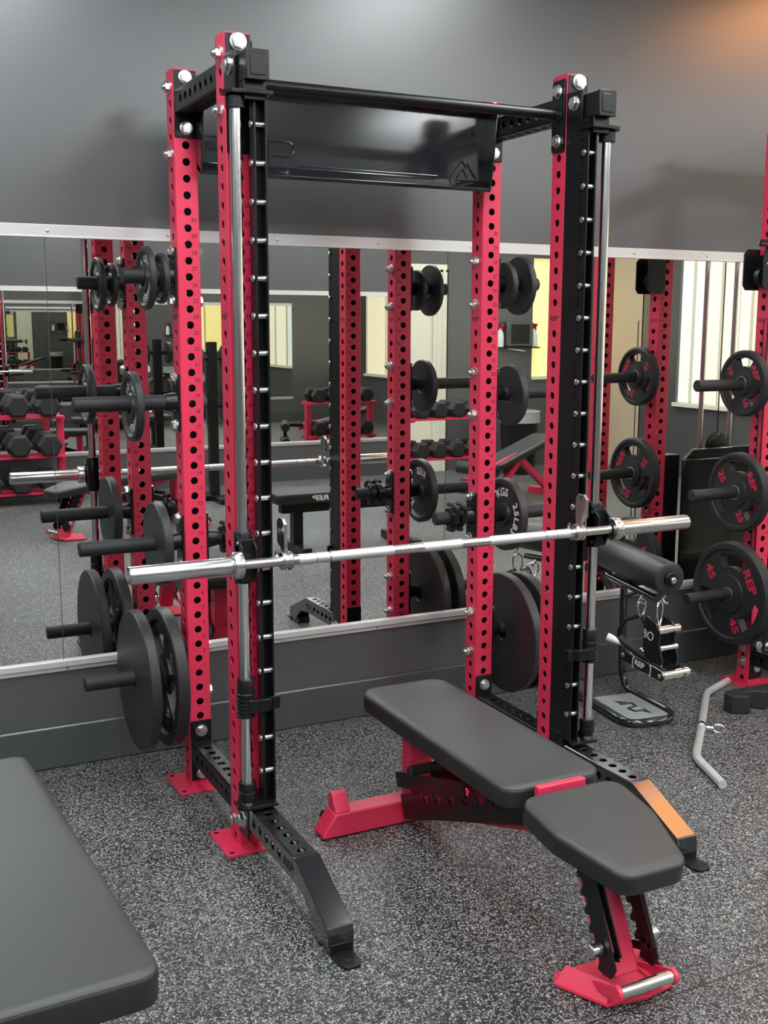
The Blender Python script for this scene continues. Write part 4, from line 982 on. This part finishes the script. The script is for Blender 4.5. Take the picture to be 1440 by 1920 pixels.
def dumb_rack(x0, x1, y, tiers, label, posts=True):
    t = thing('dumbbell_rack', label, 'dumbbell rack', (0, 0, 0))
    for z in tiers:
        for s in (-1, 1): MB().box((x0, y+s*.11-.035, z-.115), (x1, y+s*.11+.035, z-.094)).build('shelf_rail', 'red', t, bevel=.003)
    for x in (x0+.02, x1-.02):
        o = MB(); o.box((x-.03, y-.04, .0), (x+.03, y+.03, tiers[0]-.10)); o.box((x-.03, y-.25, .0), (x+.03, y+.25, .06))
        for z in tiers: o.box((x-.02, y-.14, z-.13), (x+.02, y+.14, z-.105))
        o.build('end_frame', 'red', t, bevel=.003)
    return t
dumb_rack(-.12, .80, -5.40, (.87, .525, .205), 'red three-tier rack of heavy dumbbells, reflected at the left edge')
proto = None; tn = ['top', 'middle', 'bottom']
cols_ = ['rightmost', 'second from the right', 'third from the right', 'fourth from the right', 'fifth from the right', 'sixth from the right', 'seventh from the right']
for ti, z in enumerate((.87, .525, .205)):
    for k in range(3):
        lab = 'heavy hex dumbbell, %s on the %s shelf of the reflected left rack' % (cols_[k], tn[ti])
        loc = (.66-k*.255, -5.40, z)
        if proto is None: proto = dumbbell(lab, loc, 'heavy hex dumbbells on the left rack')
        else: dup(proto, loc, 0, lab)
dumb_rack(3.80, 4.62, -4.55, (.80, .42), 'small red two-tier dumbbell rack reflected beside the right rear upright')
for ti, z in enumerate((.80, .42)):
    for k in range(4):
        c = dup(proto, (4.50-k*.195, -4.55, z), 0, 'smaller hex dumbbell, %s on the %s shelf of the reflected right rack' % (cols_[k], ['upper', 'lower'][ti]), 'smaller hex dumbbells on the right rack'); c.scale = (.8, .8, .8); c.location.z -= .018
# incline bench with rollers, reflected right of the rack
ib = thing('incline_bench', 'red-framed incline bench with black rollers, reflected between the right uprights', 'weight bench', (4.75, -4.0, 0), -.35)
pad('back_pad', [(-.14, -.8), (.14, -.8), (.14, 0), (-.14, 0)], .04, .06, ib, M=Matrix.Translation((.1, .2, .58)) @ Matrix.Rotation(-1.5, 4, 'Z') @ Matrix.Rotation(.28, 4, 'X'))
o = MB(); beam(o, (.0, .2, .50), (-.75, .24, .32), .06, .05); beam(o, (-.35, .22, .40), (.15, .22, .05), .06, .05); beam(o, (-.35, .22, .35), (-.7, .22, .05), .06, .05); o.box((-.80, 0, .0), (-.72, .45, .06)); o.box((.12, 0, .0), (.20, .45, .06)); o.build('bench_frame', 'red', ib, bevel=.003)
for k, (x, z) in enumerate(((-.92, .34), (-.92, .16))): MB().cyl((x, .0, z), (x, .16, z), .055, 24, ch=.01).build('foam_roller', 'foam', ib); MB().cyl((x, .28, z), (x, .44, z), .055, 24, ch=.01).build('foam_roller', 'foam', ib)
o = MB(); o.cyl((-.92, -.01, .34), (-.92, .45, .34), .013, 12); o.cyl((-.92, -.01, .16), (-.92, .45, .16), .013, 12); o.box((-.94, .2, .13), (-.90, .25, .38)); o.box((-.92, .2, .33), (-.70, .25, .37)); o.build('roller_arm', 'black', ib)
# trash bin
tb = thing('trash_bin', 'black trash bin with a clear liner, reflected below the spray bottles', 'trash bin', (5.55, -5.25, 0))
o = MB(); o.lathe([(.17, 0), (.215, .66), (.205, .66), (.165, .02), (0, .02)], 32); o.build('bin_body', 'plastic', tb)
o = MB(); o.lathe([(.217, .55), (.221, .60), (.216, .63), (.222, .668), (.205, .675), (.198, .60)], 40, cap=False); o.build('bin_liner', 'bag', tb)
# wall dispenser and spray bottles
dp = thing('wipe_dispenser', 'grey wipe dispenser box on the dark wall, reflected between spray bottles', 'dispenser', (5.80, YO, 1.47))
MB().box((-.17, 0, -.13), (.17, .11, .14)).build('dispenser_body', 'base', dp, bevel=.01)
MB().box((-.12, .111, -.10), (.12, .115, .11)).build('dispenser_door', 'black', dp, bevel=.003)
MB().box((-.12, .02, -.175), (.10, .09, -.165), Matrix.Rotation(.12, 4, 'Y')).build('paper_towel', 'white', dp)
MB().box((-.27, 0, -.15), (.27, .10, -.135)).build('bottle_ledge', 'black', dp)
for k, x in enumerate((5.58, 6.02)):
    t = thing('spray_bottle', 'white spray bottle with red trigger, %s of the reflected wipe dispenser' % ['left', 'right'][k], 'spray bottle', (x, YO+.05, 1.335))
    o = MB(); o.lathe([(.038, 0), (.04, .01), (.04, .12), (.030, .16), (.014, .19), (.014, .20)], 24); o.build('bottle_body', 'white', t)
    o = MB(); o.cyl((0, 0, .20), (0, 0, .225), .017, 16); o.box((-.012, -.02, .225), (.012, .05, .255)); o.box((-.006, .03, .18), (.006, .04, .23)); o.build('spray_trigger', 'redpaint', t, bevel=.002)

# black plate tree, reflected just right of the left rear upright
pt = thing('plate_tree', 'black plate tree reflected just right of the left rear upright', 'plate tree', (2.02, -4.85, 0))
o = MB(); o.box((-.04, -.04, .05), (.04, .04, 1.42)); o.build('tree_post', 'black', pt, bevel=.004)
for a in (0, PI/2):
    MB().box((-.30, -.035, 0), (.30, .035, .05), Matrix.Rotation(a, 4, 'Z')).build('tree_foot', 'black', pt, bevel=.004)
for z in (1.28, .86):
    for sd in (-1, 1): MB().cyl((sd*.04, 0, z), (sd*.24, 0, z), .024, 20, ch=.003).build('tree_peg', 'rubber', pt)
for k, (z, sd, R_) in enumerate(((1.28, -1, .11), (1.28, 1, .11), (.86, -1, .15), (.86, 1, .15))):
    plate_smooth('iron_plate', R_, .04, '%s black plate on the %s side of the reflected plate tree' % (['small', 'small', 'larger', 'larger'][k], ['left', 'right'][(sd+1)//2]), (2.02+sd*.12, -4.85, z), d=sd)
